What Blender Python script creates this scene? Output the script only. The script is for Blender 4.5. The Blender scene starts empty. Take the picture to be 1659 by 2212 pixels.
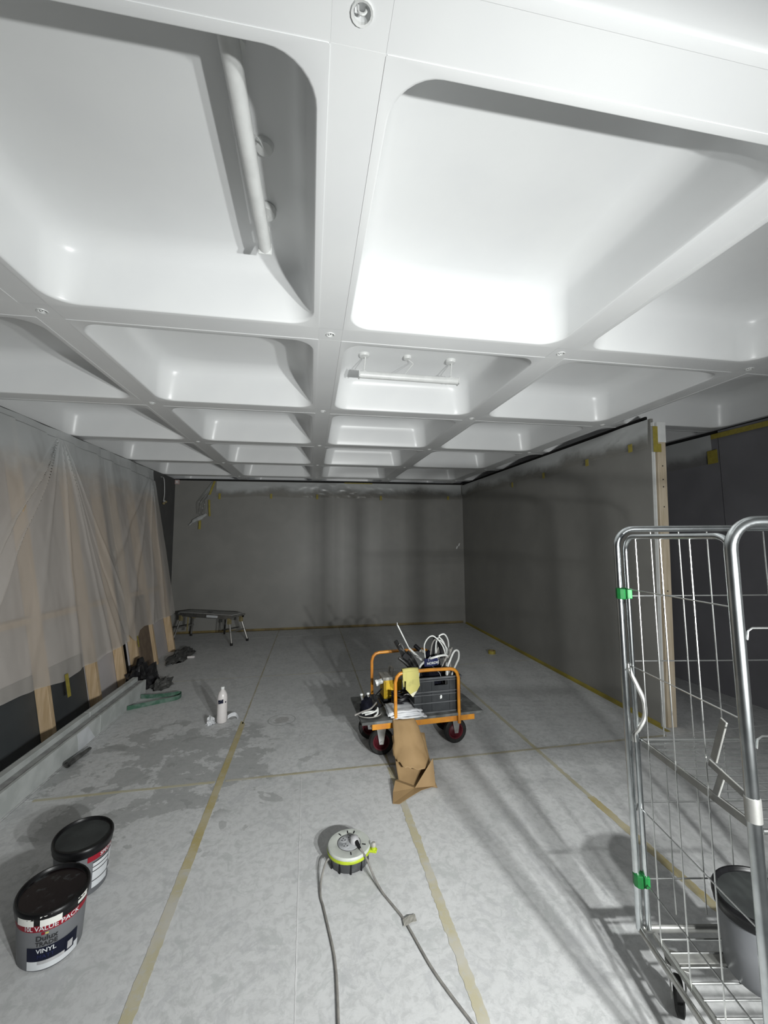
import bpy, bmesh, math, random
from mathutils import Vector, Matrix, noise as mnoise
random.seed(7)
S = bpy.context.scene
COL = S.collection
PI = math.pi
# ------------------------------------------------------------------ camera
YAW, PITCH, ROLL, FPX = .1791, .0924, -.0076, 876.33
cy_, sy_, cp_, sp_ = math.cos(YAW), math.sin(YAW), math.cos(PITCH), math.sin(PITCH)
fw = Vector((sy_*cp_, cy_*cp_, sp_)); rt = Vector((cy_, -sy_, 0)); up = rt.cross(fw)
r2 = rt*math.cos(ROLL) + up*math.sin(ROLL); u2 = up*math.cos(ROLL) - rt*math.sin(ROLL)
cam = bpy.data.objects.new('camera', bpy.data.cameras.new('camera'))
COL.objects.link(cam)
cam.data.sensor_fit = 'HORIZONTAL'; cam.data.sensor_width = 36; cam.data.lens = FPX/1659*36
cam.data.clip_start = .02
m = Matrix((r2, u2, -fw)).transposed().to_4x4(); m.translation = (0, 0, 1.6)
cam.matrix_world = m
S.camera = cam
# ------------------------------------------------------------------ world, lights, exposure
w = bpy.data.worlds.new('world'); S.world = w; w.use_nodes = True
w.node_tree.nodes['Background'].inputs[0].default_value = (.93, .97, 1, 1)
w.node_tree.nodes['Background'].inputs[1].default_value = .2
def flood(loc, target, power, size=.07):
    l = bpy.data.lights.new('floodlight', 'AREA'); l.shape = 'RECTANGLE'; l.size = size; l.size_y = size*.7
    l.energy = power; l.spread = math.radians(124); l.color = (.98, 1.0, .985)
    o = bpy.data.objects.new('floodlight', l); COL.objects.link(o); o.location = loc
    d = Vector(target)-Vector(loc); o.rotation_euler = d.to_track_quat('-Z', 'Y').to_euler()
# the twin heads of the site floodlight standing just right of the photographer
flood((1.28, -.45, 1.38), (.5, 6, 1.4), 61)
flood((.92, -.45, 1.38), (-1.0, 6, 1.4), 55)
S.view_settings.view_transform = 'Standard'; S.view_settings.look = 'None'
S.view_settings.gamma = 1; S.view_settings.use_curve_mapping = False
S.view_settings.exposure = -.35

# ------------------------------------------------------------------ material helpers
def mat(name, col, rough=.6, metal=0, col2=None, scale=8, detail=4, thr=(.4, .62), bump=0, bscale=60, spec=.5, coat=0, stretch=None, world=False, alpha=None):
    m = bpy.data.materials.new(name); m.use_nodes = True
    nt = m.node_tree; N = nt.nodes; L = nt.links; b = N['Principled BSDF']
    b.inputs['Base Color'].default_value = (*col, 1); b.inputs['Roughness'].default_value = rough
    b.inputs['Metallic'].default_value = metal; b.inputs['Specular IOR Level'].default_value = spec
    b.inputs['Coat Weight'].default_value = coat
    if world:
        g = N.new('ShaderNodeNewGeometry'); src = g.outputs['Position']
    else:
        g = N.new('ShaderNodeTexCoord'); src = g.outputs['Object']
    if stretch:
        mp = N.new('ShaderNodeMapping'); mp.inputs['Scale'].default_value = stretch
        L.new(src, mp.inputs[0]); src = mp.outputs[0]
    if col2:
        n = N.new('ShaderNodeTexNoise'); n.inputs['Scale'].default_value = scale; n.inputs['Detail'].default_value = detail
        L.new(src, n.inputs['Vector'])
        r = N.new('ShaderNodeValToRGB'); r.color_ramp.elements[0].position = thr[0]; r.color_ramp.elements[1].position = thr[1]
        r.color_ramp.elements[0].color = (*col, 1); r.color_ramp.elements[1].color = (*col2, 1)
        L.new(n.outputs['Fac'], r.inputs[0]); L.new(r.outputs[0], b.inputs['Base Color'])
    if bump:
        n2 = N.new('ShaderNodeTexNoise'); n2.inputs['Scale'].default_value = bscale; n2.inputs['Detail'].default_value = 3
        L.new(src, n2.inputs['Vector'])
        bp = N.new('ShaderNodeBump'); bp.inputs['Strength'].default_value = bump; bp.inputs['Distance'].default_value = .01
        L.new(n2.outputs['Fac'], bp.inputs['Height']); L.new(bp.outputs[0], b.inputs['Normal'])
    return m

def math_node(nt, op, a, b=None, c=None, clamp=False):
    n = nt.nodes.new('ShaderNodeMath'); n.operation = op; n.use_clamp = clamp
    for i, v in enumerate((a, b, c)):
        if v is None: continue
        if isinstance(v, (int, float)): n.inputs[i].default_value = v
        else: nt.links.new(v, n.inputs[i])
    return n.outputs[0]

def mixc(nt, fac, a, b):
    n = nt.nodes.new('ShaderNodeMix'); n.data_type = 'RGBA'
    if isinstance(fac, (int, float)): n.inputs['Factor'].default_value = fac
    else: nt.links.new(fac, n.inputs['Factor'])
    for k, v in (('A', a), ('B', b)):
        s = [i for i in n.inputs if i.name == k and i.type == 'RGBA'][0]
        if isinstance(v, tuple): s.default_value = (*v, 1)
        else: nt.links.new(v, s)
    return [o for o in n.outputs if o.type == 'RGBA'][0]

def ramp(nt, src, p0, p1):
    r = nt.nodes.new('ShaderNodeMapRange'); r.inputs['From Min'].default_value = p0; r.inputs['From Max'].default_value = p1
    r.interpolation_type = 'SMOOTHSTEP'
    nt.links.new(src, r.inputs['Value']); return r.outputs['Result']

def noise_tex(nt, vec, scale, detail=4, rough=.55, dist=0):
    n = nt.nodes.new('ShaderNodeTexNoise'); n.inputs['Scale'].default_value = scale
    n.inputs['Detail'].default_value = detail; n.inputs['Roughness'].default_value = rough; n.inputs['Distortion'].default_value = dist
    nt.links.new(vec, n.inputs['Vector']); return n.outputs['Fac']

# primed floor boards: pale grey primer, trowel marks, scraped patches left of the trolley
def floor_material():
    m = bpy.data.materials.new('primed floor'); m.use_nodes = True; nt = m.node_tree; N = nt.nodes; L = nt.links
    b = N['Principled BSDF']; g = N.new('ShaderNodeNewGeometry'); P = g.outputs['Position']
    sx = N.new('ShaderNodeSeparateXYZ'); L.new(P, sx.inputs[0]); X, Y = sx.outputs[0], sx.outputs[1]
    big = ramp(nt, noise_tex(nt, P, 1.3, 5), .38, .68)
    fine = ramp(nt, noise_tex(nt, P, 26, 6, .7, .6), .42, .66)
    mid = ramp(nt, noise_tex(nt, P, 7, 6, .68, 1.2), .54, .63)
    c = mixc(nt, math_node(nt, 'MULTIPLY', big, .6), (.61, .615, .615), (.53, .535, .535))
    c = mixc(nt, math_node(nt, 'MULTIPLY', fine, .6), c, (.43, .435, .435))
    c = mixc(nt, math_node(nt, 'MULTIPLY', mid, .6), c, (.44, .455, .45))
    sw = ramp(nt, noise_tex(nt, P, 3.1, 8, .72, 2.2), .53, .60)
    c = mixc(nt, math_node(nt, 'MULTIPLY', sw, .5), c, (.45, .455, .465))
    sp = ramp(nt, noise_tex(nt, P, 15, 7, .75, 1.5), .60, .67)
    c = mixc(nt, math_node(nt, 'MULTIPLY', sp, .35), c, (.68, .68, .67))
    # scraped zone
    dx = math_node(nt, 'DIVIDE', math_node(nt, 'SUBTRACT', X, -1.02), .95)
    dy = math_node(nt, 'DIVIDE', math_node(nt, 'SUBTRACT', Y, 3.45), .95)
    d = math_node(nt, 'ADD', math_node(nt, 'MULTIPLY', dx, dx), math_node(nt, 'MULTIPLY', dy, dy))
    zone = ramp(nt, d, 1.0, .1)
    pn = noise_tex(nt, P, 3.0, 9, .66, .15)
    patch = ramp(nt, math_node(nt, 'ADD', pn, math_node(nt, 'MULTIPLY', zone, .13)), .575, .60)
    patch = math_node(nt, 'MULTIPLY', patch, ramp(nt, zone, .02, .25))
    c = mixc(nt, math_node(nt, 'MULTIPLY', patch, .58), c, (.28, .285, .28))
    pn2 = ramp(nt, noise_tex(nt, P, 4.6, 5, .5, 1.0), .635, .645)
    zone2 = ramp(nt, d, 2.6, .8)
    c = mixc(nt, math_node(nt, 'MULTIPLY', math_node(nt, 'MULTIPLY', pn2, zone2), .5), c, (.27, .275, .27))
    # ring mark
    def dist2(x0, y0):
        a = math_node(nt, 'SUBTRACT', X, x0); bb = math_node(nt, 'SUBTRACT', Y, y0)
        return math_node(nt, 'SQRT', math_node(nt, 'ADD', math_node(nt, 'MULTIPLY', a, a), math_node(nt, 'MULTIPLY', bb, bb)))
    rd = dist2(-.255, 4.125)
    ring = ramp(nt, math_node(nt, 'ABSOLUTE', math_node(nt, 'SUBTRACT', rd, .125)), .008, .003)
    c = mixc(nt, math_node(nt, 'MULTIPLY', ring, .6), c, (.27, .28, .27))
    disc = ramp(nt, math_node(nt, 'ADD', rd, math_node(nt, 'MULTIPLY', noise_tex(nt, P, 18, 3), .05)), .098, .088)
    c = mixc(nt, math_node(nt, 'MULTIPLY', disc, .6), c, (.30, .29, .28))
    L.new(c, b.inputs['Base Color']); b.inputs['Roughness'].default_value = .55; b.inputs['Specular IOR Level'].default_value = .35
    bp = N.new('ShaderNodeBump'); bp.inputs['Strength'].default_value = .12; bp.inputs['Distance'].default_value = .01
    L.new(noise_tex(nt, P, 34, 6, .7, .8), bp.inputs['Height']); L.new(bp.outputs[0], b.inputs['Normal'])
    return m

def film_material(name, tint, base_op, top_op, edge0, edge1, namp, nscale, vstretch=1.0):
    """clear polythene: UV.y is 0 at the top, 1 at the hem; white overspray near the top"""
    m = bpy.data.materials.new(name); m.use_nodes = True; nt = m.node_tree; N = nt.nodes; L = nt.links
    N.remove(N['Principled BSDF']); out = N['Material Output']
    uv = N.new('ShaderNodeUVMap'); sx = N.new('ShaderNodeSeparateXYZ'); L.new(uv.outputs[0], sx.inputs[0])
    mp = N.new('ShaderNodeMapping'); mp.inputs['Scale'].default_value = (nscale, nscale*vstretch, 1); L.new(uv.outputs[0], mp.inputs[0])
    nz = noise_tex(nt, mp.outputs[0], 1, 5, .55, .3)
    v = math_node(nt, 'ADD', sx.outputs[1], math_node(nt, 'MULTIPLY', math_node(nt, 'SUBTRACT', nz, .5), namp))
    spray = ramp(nt, v, edge1, edge0)
    op = math_node(nt, 'ADD', math_node(nt, 'MULTIPLY', spray, top_op-base_op), base_op)
    lw = N.new('ShaderNodeLayerWeight'); lw.inputs[0].default_value = .25
    op = math_node(nt, 'ADD', op, math_node(nt, 'MULTIPLY', lw.outputs['Facing'], .18), clamp=True)
    c = mixc(nt, spray, tint, (.72, .74, .74))
    df = N.new('ShaderNodeBsdfDiffuse'); L.new(c, df.inputs[0])
    tl = N.new('ShaderNodeBsdfTranslucent'); L.new(c, tl.inputs[0])
    gl = N.new('ShaderNodeBsdfGlossy'); gl.inputs['Roughness'].default_value = .28
    tr = N.new('ShaderNodeBsdfTransparent'); tr.inputs[0].default_value = (.97, .96, .94, 1)
    a = N.new('ShaderNodeMixShader'); a.inputs[0].default_value = .25; L.new(df.outputs[0], a.inputs[1]); L.new(tl.outputs[0], a.inputs[2])
    bq = N.new('ShaderNodeMixShader'); bq.inputs[0].default_value = .09; L.new(a.outputs[0], bq.inputs[1]); L.new(gl.outputs[0], bq.inputs[2])
    e = N.new('ShaderNodeMixShader'); L.new(op, e.inputs[0]); L.new(tr.outputs[0], e.inputs[1]); L.new(bq.outputs[0], e.inputs[2])
    L.new(e.outputs[0], out.inputs[0])
    return m

def tape_material(name, c1, c2, keep):
    """old adhesive: yellow where it sits thick, worn through to the primer elsewhere"""
    m = bpy.data.materials.new(name); m.use_nodes = True; nt = m.node_tree; N = nt.nodes; L = nt.links; b = N['Principled BSDF']
    g = N.new('ShaderNodeNewGeometry'); P = g.outputs['Position']
    c = mixc(nt, ramp(nt, noise_tex(nt, P, 3.2, 5, .6), .4, .62), c1, c2)
    c = mixc(nt, math_node(nt, 'MULTIPLY', ramp(nt, noise_tex(nt, P, 30, 5, .7), .5, .64), keep), c, (.46, .46, .44))
    L.new(c, b.inputs['Base Color']); b.inputs['Roughness'].default_value = .6
    return m

M = {}
M['ceil'] = mat('ceiling white gloss paint', (.79, .80, .80), .32, col2=(.76, .77, .775), scale=2, bump=.015, bscale=140, spec=.5)
M['floor'] = floor_material()
M['sub'] = mat('floor joint filler', (.30, .28, .2), .9, col2=(.22, .21, .18), scale=20)
M['wall'] = mat('grey wall board', (.245, .240, .224), .42, col2=(.225, .221, .207), scale=2.5, world=True, spec=.4, bump=.02, bscale=50)
M['wall_dark'] = mat('dark grey wall board', (.20, .197, .212), .6, col2=(.175, .172, .186), scale=2, world=True)
M['wall_left'] = mat('left wall grey', (.10, .10, .098), .7, col2=(.085, .085, .085), scale=3, world=True)
M['black'] = mat('black painted shade', (.008, .008, .008), .9, col2=(.012, .012, .012))  # flat black that paints the shade in the gap above the walls
M['wood'] = mat('pine stud', (.56, .42, .27), .65, col2=(.46, .33, .19), scale=3, detail=5, stretch=(14, 14, 1.2), bump=.06, bscale=20)
M['woodpale'] = mat('pale pine stud', (.55, .47, .36), .65, col2=(.46, .38, .27), scale=3, detail=5, stretch=(14, 14, 1.2))
M['board'] = mat('mauve grey plasterboard', (.50, .47, .47), .8, col2=(.44, .42, .42), scale=2.5, bump=.03)
M['panel_dark'] = mat('charcoal panel', (.052, .058, .062), .6, col2=(.043, .048, .052), scale=4)
M['brown'] = mat('brown fibreboard', (.17, .125, .085), .8, col2=(.14, .10, .07), scale=10)
M['plinth'] = mat('dusty white boarding', (.50, .52, .51), .6, col2=(.40, .42, .41), scale=7, detail=6, bump=.05)
M['plinth_top'] = mat('dusty grey ledge', (.34, .35, .34), .7, col2=(.25, .25, .25), scale=12, detail=6)
M['sheet'] = film_material('polythene dust sheet', (.82, .77, .72), .52, .92, .10, .27, .26, 1.6, 3)
M['film'] = film_material('masking film', (.36, .36, .34), .18, .80, .25, .95, 1.6, 1.3, .35)
M['film2'] = film_material('masking film scrap', (.42, .42, .40), .55, .6, .1, .6, .4, 6)
M['yellow'] = mat('yellow masking tape', (.34, .28, .05), .6, col2=(.28, .23, .04), scale=30)
M['tapeA'] = tape_material('seam tape', (.42, .35, .16), (.47, .42, .28), .25)
M['tapeB'] = tape_material('worn seam tape', (.47, .43, .29), (.48, .46, .36), .35)
M['tapeD'] = tape_material('pale worn seam tape', (.46, .42, .28), (.50, .48, .42), .6)
M['tapeC'] = tape_material('tan joint line', (.40, .36, .24), (.45, .43, .36), .35)
M['tapeW'] = tape_material('wall edge tape', (.38, .31, .05), (.30, .25, .06), .1)
M['tapeK'] = tape_material('back edge tape', (.13, .095, .035), (.20, .15, .05), .05)
M['chalk'] = mat('white chalk line', (.70, .70, .70), .8, col2=(.6, .6, .6), scale=14, thr=(.35, .6))
M['chrome'] = mat('bright zinc tube', (.72, .75, .76), .22, 1, col2=(.58, .61, .62), scale=18, detail=5)
M['zinc'] = mat('dull zinc tube', (.50, .50, .48), .38, .85, col2=(.42, .42, .40), scale=25)
M['wire'] = mat('zinc wire', (.70, .71, .70), .26, 1, col2=(.6, .61, .6), scale=20)
M['flat'] = mat('dull steel bracket', (.36, .36, .34), .5, .6, col2=(.30, .30, .29), scale=20)
M['green'] = mat('green plastic', (.012, .20, .045), .4, col2=(.01, .15, .035), scale=30)
M['orange'] = mat('orange enamel', (.58, .24, .015), .38, col2=(.45, .17, .02), scale=14, detail=6, coat=.2)
M['ply'] = mat('grey dusty plywood', (.075, .078, .075), .6, col2=(.16, .165, .16), scale=12, detail=6, bump=.05, spec=.3)
M['rubber'] = mat('black rubber', (.006, .006, .006), .6, col2=(.014, .014, .013), scale=30, spec=.3)
M['hub'] = mat('dark red wheel hub', (.07, .004, .009), .5, col2=(.045, .003, .006), scale=30, spec=.3)
M['crate'] = mat('grey plastic crate', (.022, .025, .028), .5, col2=(.034, .037, .040), scale=12, detail=5, spec=.35)
M['crate_in'] = mat('crate rib edge', (.10, .105, .11), .45, col2=(.07, .074, .08), scale=12)
M['blk'] = mat('black plastic', (.005, .005, .006), .42, col2=(.010, .010, .012), scale=25, spec=.3)
M['blkmetal'] = mat('worn black metal', (.010, .010, .010), .35, .2, col2=(.06, .06, .06), scale=22, detail=6, thr=(.5, .7))
M['navy'] = mat('navy fabric', (.004, .0045, .011), .8, col2=(.002, .0022, .005), scale=25, bump=.1, spec=.15)
M['badge'] = mat('navy printed badge', (.012, .018, .075), .5, col2=(.010, .014, .06), scale=20, spec=.3)
M['white'] = mat('white plastic', (.72, .73, .72), .4, col2=(.66, .67, .66), scale=14)
M['hose'] = mat('white hose', (.66, .67, .65), .4, col2=(.56, .57, .55), scale=30)
M['grey_cable'] = mat('dusty grey cable', (.26, .25, .23), .6, col2=(.20, .19, .18), scale=30)
M['steel'] = mat('polished steel', (.7, .7, .7), .2, 1, col2=(.6, .6, .6), scale=20)
M['trafo'] = mat('yellow casing', (.62, .40, .015), .45, col2=(.50, .32, .02), scale=9, detail=5)
M['greylid'] = mat('grey casing', (.30, .29, .26), .55, col2=(.38, .37, .34), scale=12, detail=5)
M['cloth'] = mat('yellow cleaning cloth', (.46, .42, .14), .9, col2=(.27, .25, .09), scale=11, detail=5, thr=(.55, .75), bump=.2, bscale=300)
M['cloth_tip'] = mat('white worn cloth tip', (.62, .60, .46), .9, col2=(.55, .53, .36), scale=12)
M['paper'] = mat('white dust sheet', (.64, .65, .66), .8, col2=(.52, .53, .55), scale=10, detail=5, bump=.15, bscale=40)
M['kraft'] = mat('brown kraft paper', (.30, .195, .09), .75, col2=(.25, .16, .072), scale=6, detail=4, bump=.05, bscale=25)
M['tubgrey'] = mat('silver grey tub plastic', (.17, .175, .185), .45, .05, col2=(.13, .135, .145), scale=6, spec=.35)
M['lid'] = mat('black tub lid', (.004, .004, .0045), .38, col2=(.008, .008, .009), scale=14, spec=.3)
M['lidtop'] = mat('dusty charcoal lid top', (.032, .036, .035), .7, col2=(.016, .018, .018), scale=9, detail=6)
M['lidwet'] = mat('paint smeared lid top', (.006, .0025, .0032), .25, col2=(.045, .048, .05), scale=22, detail=7, thr=(.56, .70), spec=.35)
M['red'] = mat('red label band', (.26, .008, .02), .5, col2=(.20, .007, .017), scale=10, spec=.3)
M['labw'] = mat('white label', (.62, .64, .66), .5, col2=(.54, .56, .58), scale=8)
M['labn'] = mat('navy label', (.004, .006, .022), .5, col2=(.003, .005, .016), scale=8, spec=.25)
M['ink'] = mat('black print', (.012, .012, .015), .6, col2=(.02, .02, .022))
M['spill'] = mat('white paint spill', (.72, .72, .68), .35, col2=(.35, .36, .36), scale=14, detail=6, thr=(.55, .7))
M['lime'] = mat('lime plastic', (.40, .50, .02), .4, col2=(.33, .42, .02), scale=20)
M['reelgrey'] = mat('pale grey plastic', (.50, .52, .48), .45, col2=(.38, .40, .37), scale=16, detail=6, thr=(.5, .7))
M['charcoal'] = mat('charcoal plastic', (.045, .047, .05), .4, col2=(.10, .105, .11), scale=16, detail=6, thr=(.5, .7))
M['reelhub'] = mat('grey socket plate', (.38, .39, .40), .35, col2=(.24, .25, .26), scale=18, detail=5, thr=(.5, .62))
M['plug'] = mat('grey plug', (.42, .42, .43), .4, col2=(.34, .34, .35), scale=30)
M['milk'] = mat('milky bottle', (.64, .61, .60), .3, col2=(.58, .55, .54), scale=6)
M['rag'] = mat('dark rag', (.05, .05, .048), .85, col2=(.10, .10, .095), scale=14, detail=5, bump=.2, bscale=40)
M['blackbag'] = mat('black bin bag', (.010, .010, .011), .28, col2=(.02, .02, .022), scale=20)
M['strap'] = mat('green webbing', (.03, .10, .06), .7, col2=(.10, .16, .13), scale=20, detail=5)
M['pink'] = mat('pale pink plastic', (.52, .40, .38), .5, col2=(.46, .36, .34), scale=20)
M['alu'] = mat('scuffed aluminium', (.40, .39, .37), .4, .8, col2=(.30, .295, .28), scale=14, detail=5)
M['benchtop'] = mat('dusty platform top', (.34, .34, .33), .6, 0, col2=(.26, .26, .255), scale=12, detail=5)
M['tan'] = mat('tan plastic', (.24, .20, .10), .6, col2=(.19, .16, .08), scale=20)

# ------------------------------------------------------------------ mesh helpers
ORG = {}
def org(o):
    return ORG.get(o, Vector((0, 0, 0)))
class MB:
    def __init__(s): s.v = []; s.f = []; s.uv = None
    def add(s, vs, fs):
        k = len(s.v); s.v += [Vector(v) for v in vs]; s.f += [tuple(i+k for i in f) for f in fs]; return s
    def box(s, x0, x1, y0, y1, z0, z1):
        return s.add([(x0,y0,z0),(x1,y0,z0),(x1,y1,z0),(x0,y1,z0),(x0,y0,z1),(x1,y0,z1),(x1,y1,z1),(x0,y1,z1)],
                     [(0,3,2,1),(4,5,6,7),(0,1,5,4),(1,2,6,5),(2,3,7,6),(3,0,4,7)])
    def hexa(s, p):   # 8 corners: bottom 4 (ccw), top 4
        return s.add(p, [(0,3,2,1),(4,5,6,7),(0,1,5,4),(1,2,6,5),(2,3,7,6),(3,0,4,7)])
    def obox(s, c, hx, hy, hz, ex, ey, ez=Vector((0,0,1))):
        c = Vector(c); ex = Vector(ex); ey = Vector(ey); ez = Vector(ez)
        P = [c+ex*a*hx+ey*b*hy+ez*d*hz for d in (-1,1) for a, b in ((-1,-1),(1,-1),(1,1),(-1,1))]
        return s.hexa(P)
    def tube(s, pts, r, n=8, closed=False, sub=0):
        pts = [Vector(p) for p in pts]
        if sub: pts = spline(pts, sub, closed)
        m = len(pts); rr = r if isinstance(r, (list, tuple)) else None
        rings = []; prev = None
        for i, p in enumerate(pts):
            a = pts[i-1] if (i > 0 or closed) else p; b = pts[(i+1) % m] if (i < m-1 or closed) else p
            t = (b-a).normalized()
            if prev is None:
                nrm = t.orthogonal().normalized()
            else:
                nrm = (prev - t*prev.dot(t))
                nrm = nrm.normalized() if nrm.length > 1e-6 else t.orthogonal().normalized()
            prev = nrm; bn = t.cross(nrm)
            ri = r if rr is None else rr[min(i*len(rr)//m, len(rr)-1)] if len(rr) != m else rr[i]
            rings.append([p + (nrm*math.cos(2*PI*k/n)+bn*math.sin(2*PI*k/n))*ri for k in range(n)])
        vs = [v for R in rings for v in R]; fs = []
        for i in range(m if closed else m-1):
            j = (i+1) % m
            for k in range(n):
                fs.append((i*n+k, i*n+(k+1) % n, j*n+(k+1) % n, j*n+k))
        if not closed:
            fs.append(tuple(reversed(range(n)))); fs.append(tuple((m-1)*n+k for k in range(n)))
        return s.add(vs, fs)
    def lathe(s, prof, c, n=24, sx=1, sy=1, rz=0, axis='Z', cap0=True, cap1=True):
        c = Vector(c); vs = []
        for (r, z) in prof:
            for k in range(n):
                a = 2*PI*k/n; x, y = r*sx*math.cos(a), r*sy*math.sin(a)
                x, y = x*math.cos(rz)-y*math.sin(rz), x*math.sin(rz)+y*math.cos(rz)
                p = Vector((x, y, z))
                if axis == 'Y': p = Vector((x, z, -y))
                if axis == 'X': p = Vector((z, x, y))
                vs.append(c+p)
        fs = []
        for i in range(len(prof)-1):
            for k in range(n):
                fs.append((i*n+k, i*n+(k+1) % n, (i+1)*n+(k+1) % n, (i+1)*n+k))
        if cap0: fs.append(tuple(reversed(range(n))))
        if cap1: fs.append(tuple((len(prof)-1)*n+k for k in range(n)))
        return s.add(vs, fs)
    def grid(s, nu, nv, fn):
        """fn(i/nu, j/nv) -> point ; also stores uv"""
        vs = [fn(i/nu, j/nv) for j in range(nv+1) for i in range(nu+1)]
        fs = [(j*(nu+1)+i, j*(nu+1)+i+1, (j+1)*(nu+1)+i+1, (j+1)*(nu+1)+i) for j in range(nv) for i in range(nu)]
        return s.add(vs, fs)
    def mesh(s, name, o=Vector((0,0,0)), bevel=0, seg=2):
        me = bpy.data.meshes.new(name)
        me.from_pydata([tuple(v-o) for v in s.v], [], s.f)
        if bevel:
            bm = bmesh.new(); bm.from_mesh(me)
            ed = [e for e in bm.edges if len(e.link_faces) == 2 and e.calc_face_angle(0) > .6]
            bmesh.ops.bevel(bm, geom=ed, offset=bevel, segments=seg, profile=.5, affect='EDGES', clamp_overlap=True)
            bm.to_mesh(me); bm.free()
        return me
    def build(s, name, material, parent=None, smooth=False, bevel=0, label=None, seg=2, solid=0):
        o = org(parent) if parent else Vector((0,0,0))
        me = s.mesh(name, o, bevel, seg)
        me.materials.append(M[material])
        if smooth:
            for p in me.polygons: p.use_smooth = True
            me.set_sharp_from_angle(angle=.7)
        ob = bpy.data.objects.new(name, me); COL.objects.link(ob)
        if parent: ob.parent = parent; ORG[ob] = o
        if label: ob['label'] = label
        if solid:
            md = ob.modifiers.new('thickness', 'SOLIDIFY'); md.thickness = solid; md.offset = 0
        return ob
def spline(P, sub, closed=False):
    out = []; n = len(P)
    for i in range(n if closed else n-1):
        p0 = P[(i-1) % n] if (closed or i > 0) else P[i]; p1 = P[i]; p2 = P[(i+1) % n]
        p3 = P[(i+2) % n] if (closed or i < n-2) else P[(i+1) % n]
        for k in range(sub):
            t = k/sub
            out.append(.5*((2*p1)+(p2-p0)*t+(2*p0-5*p1+4*p2-p3)*t*t+(3*p1-p0-3*p2+p3)*t**3))
    if not closed: out.append(P[-1].copy())
    return out
def tag(o, label, cat, group=None):
    o['label'] = label; o['category'] = cat
    if group: o['group'] = group
    return o
def thing(name, label, cat, loc, group=None):
    o = bpy.data.objects.new(name, None); COL.objects.link(o); o.location = loc; o.empty_display_size = .1
    ORG[o] = Vector(loc); return tag(o, label, cat, group)
def struct(o, label):
    o['kind'] = 'structure'; o['label'] = label; return o
def inst(src, name, parent, loc, rot=(0,0,0), scale=None):
    o = src.copy(); o.name = name; COL.objects.link(o); o.parent = parent; o.location = loc; o.rotation_euler = rot
    if scale: o.scale = scale
    return o
def text_mb(body, size, place, align='CENTER', bold=0):
    """glyph outlines of a word laid with place(x, y) -> point"""
    cu = bpy.data.curves.new('glyphs', 'FONT'); cu.body = body; cu.size = size; cu.align_x = align; cu.align_y = 'CENTER'
    cu.offset = bold; cu.resolution_u = 3
    ob = bpy.data.objects.new('glyphs', cu); COL.objects.link(ob)
    bpy.context.view_layer.update()
    me = bpy.data.meshes.new_from_object(ob.evaluated_get(bpy.context.evaluated_depsgraph_get()))
    b = MB(); b.add([place(v.co.x, v.co.y) for v in me.vertices], [tuple(p.vertices) for p in me.polygons])
    bpy.data.objects.remove(ob); bpy.data.curves.remove(cu); bpy.data.meshes.remove(me)
    return b
def fnoise(x, y=0, z=0): return mnoise.noise(Vector((x, y, z)))
def zc(X, Y): return 2.9017+.004*X+.0345*(Y-4)       # underside of the ceiling ribs (it falls gently towards the camera)
def rwx(Y): return 3.3512-.0449*(8.6-Y)               # face of the right-hand partition
def rwz(Y, z): return rwx(Y)+.036*z*max(0, min(1, (8.6-Y)/5.3))   # its near end leans outwards a little
def yb(X): return 8.6+.0095*(3.35-X)                  # face of the back wall

# ------------------------------------------------------------------ floor
fl = MB().box(-3.1, 5.5, -2.6, 9.6, -.08, -.02).build('floor', 'sub')
struct(fl, 'pale grey primed floor of large boards with yellow taped joints')
bmh = MB().box(-.598, .598, -1.198, 1.198, -.02, 0).mesh('floor_board', bevel=.0015, seg=1); bmh.materials.append(M['floor'])
for i in range(-2, 5):
    for j in range(-1, 4):
        o = bpy.data.objects.new('floor_board', bmh); COL.objects.link(o); o.parent = fl
        o.location = (-.006+1.2*i, 1.942+2.4*j-2.4*0, 0)
def strip(name, p0, p1, wd, material, z=.0012, jag=.003, step=.012, taper=0):
    p0 = Vector((*p0, 0)); p1 = Vector((*p1, 0)); d = p1-p0; L = d.length; d.normalize(); nrm = Vector((-d.y, d.x, 0))
    n = max(2, int(L/step)); b = MB(); vs = []
    for i in range(n+1):
        c = p0+d*(L*i/n); wl = wd/2+jag*(.5*fnoise(i*.11, 3.1, wd*99)+.7*fnoise(i*.63, 5.1, wd*99)); wr = wd/2+jag*(.5*fnoise(i*.11, 9.7, wd*77)+.7*fnoise(i*.63, 7.7, wd*77))
        e = taper*wd if i == n else 0
        vs += [c+nrm*wl+Vector((0,0,z))+d*e, c-nrm*wr+Vector((0,0,z))-d*e*0]
    b.add(vs, [(2*i, 2*i+1, 2*i+3, 2*i+2) for i in range(n)])
    return b.build(name, material, fl, solid=.0008)
strip('seam_tape', (-.606, .3), (-.606, 2.35), .050, 'tapeD', jag=.006)
strip('seam_tape', (-.606, 2.35), (-.606, 4.1), .048, 'tapeA', taper=1.5)
strip('seam_tape', (-.606, 4.1), (-.606, 8.55), .014, 'tapeC')
strip('seam_tape', (.594, .3), (.594, 3.1), .044, 'tapeD', jag=.009)
strip('seam_tape', (.594, 3.16), (.594, 8.55), .014, 'tapeC')
strip('seam_tape', (1.794, .9), (1.794, 2.5), .05, 'tapeA', jag=.008)
strip('seam_tape', (1.794, 2.5), (1.794, 5.5), .032, 'tapeB', jag=.008)
strip('seam_tape', (-1.75, 3.142), (-.64, 3.142), .026, 'tapeB')
strip('seam_tape', (-.57, 3.142), (3.0, 3.142), .024, 'tapeC', z=.0024)
strip('seam_tape', (-1.7, 5.542), (3.1, 5.542), .009, 'tapeC')
strip('chalk_line', (-.036, 1.2), (-.05, 3.1), .0045, 'chalk', z=.0008, jag=.003)
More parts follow.
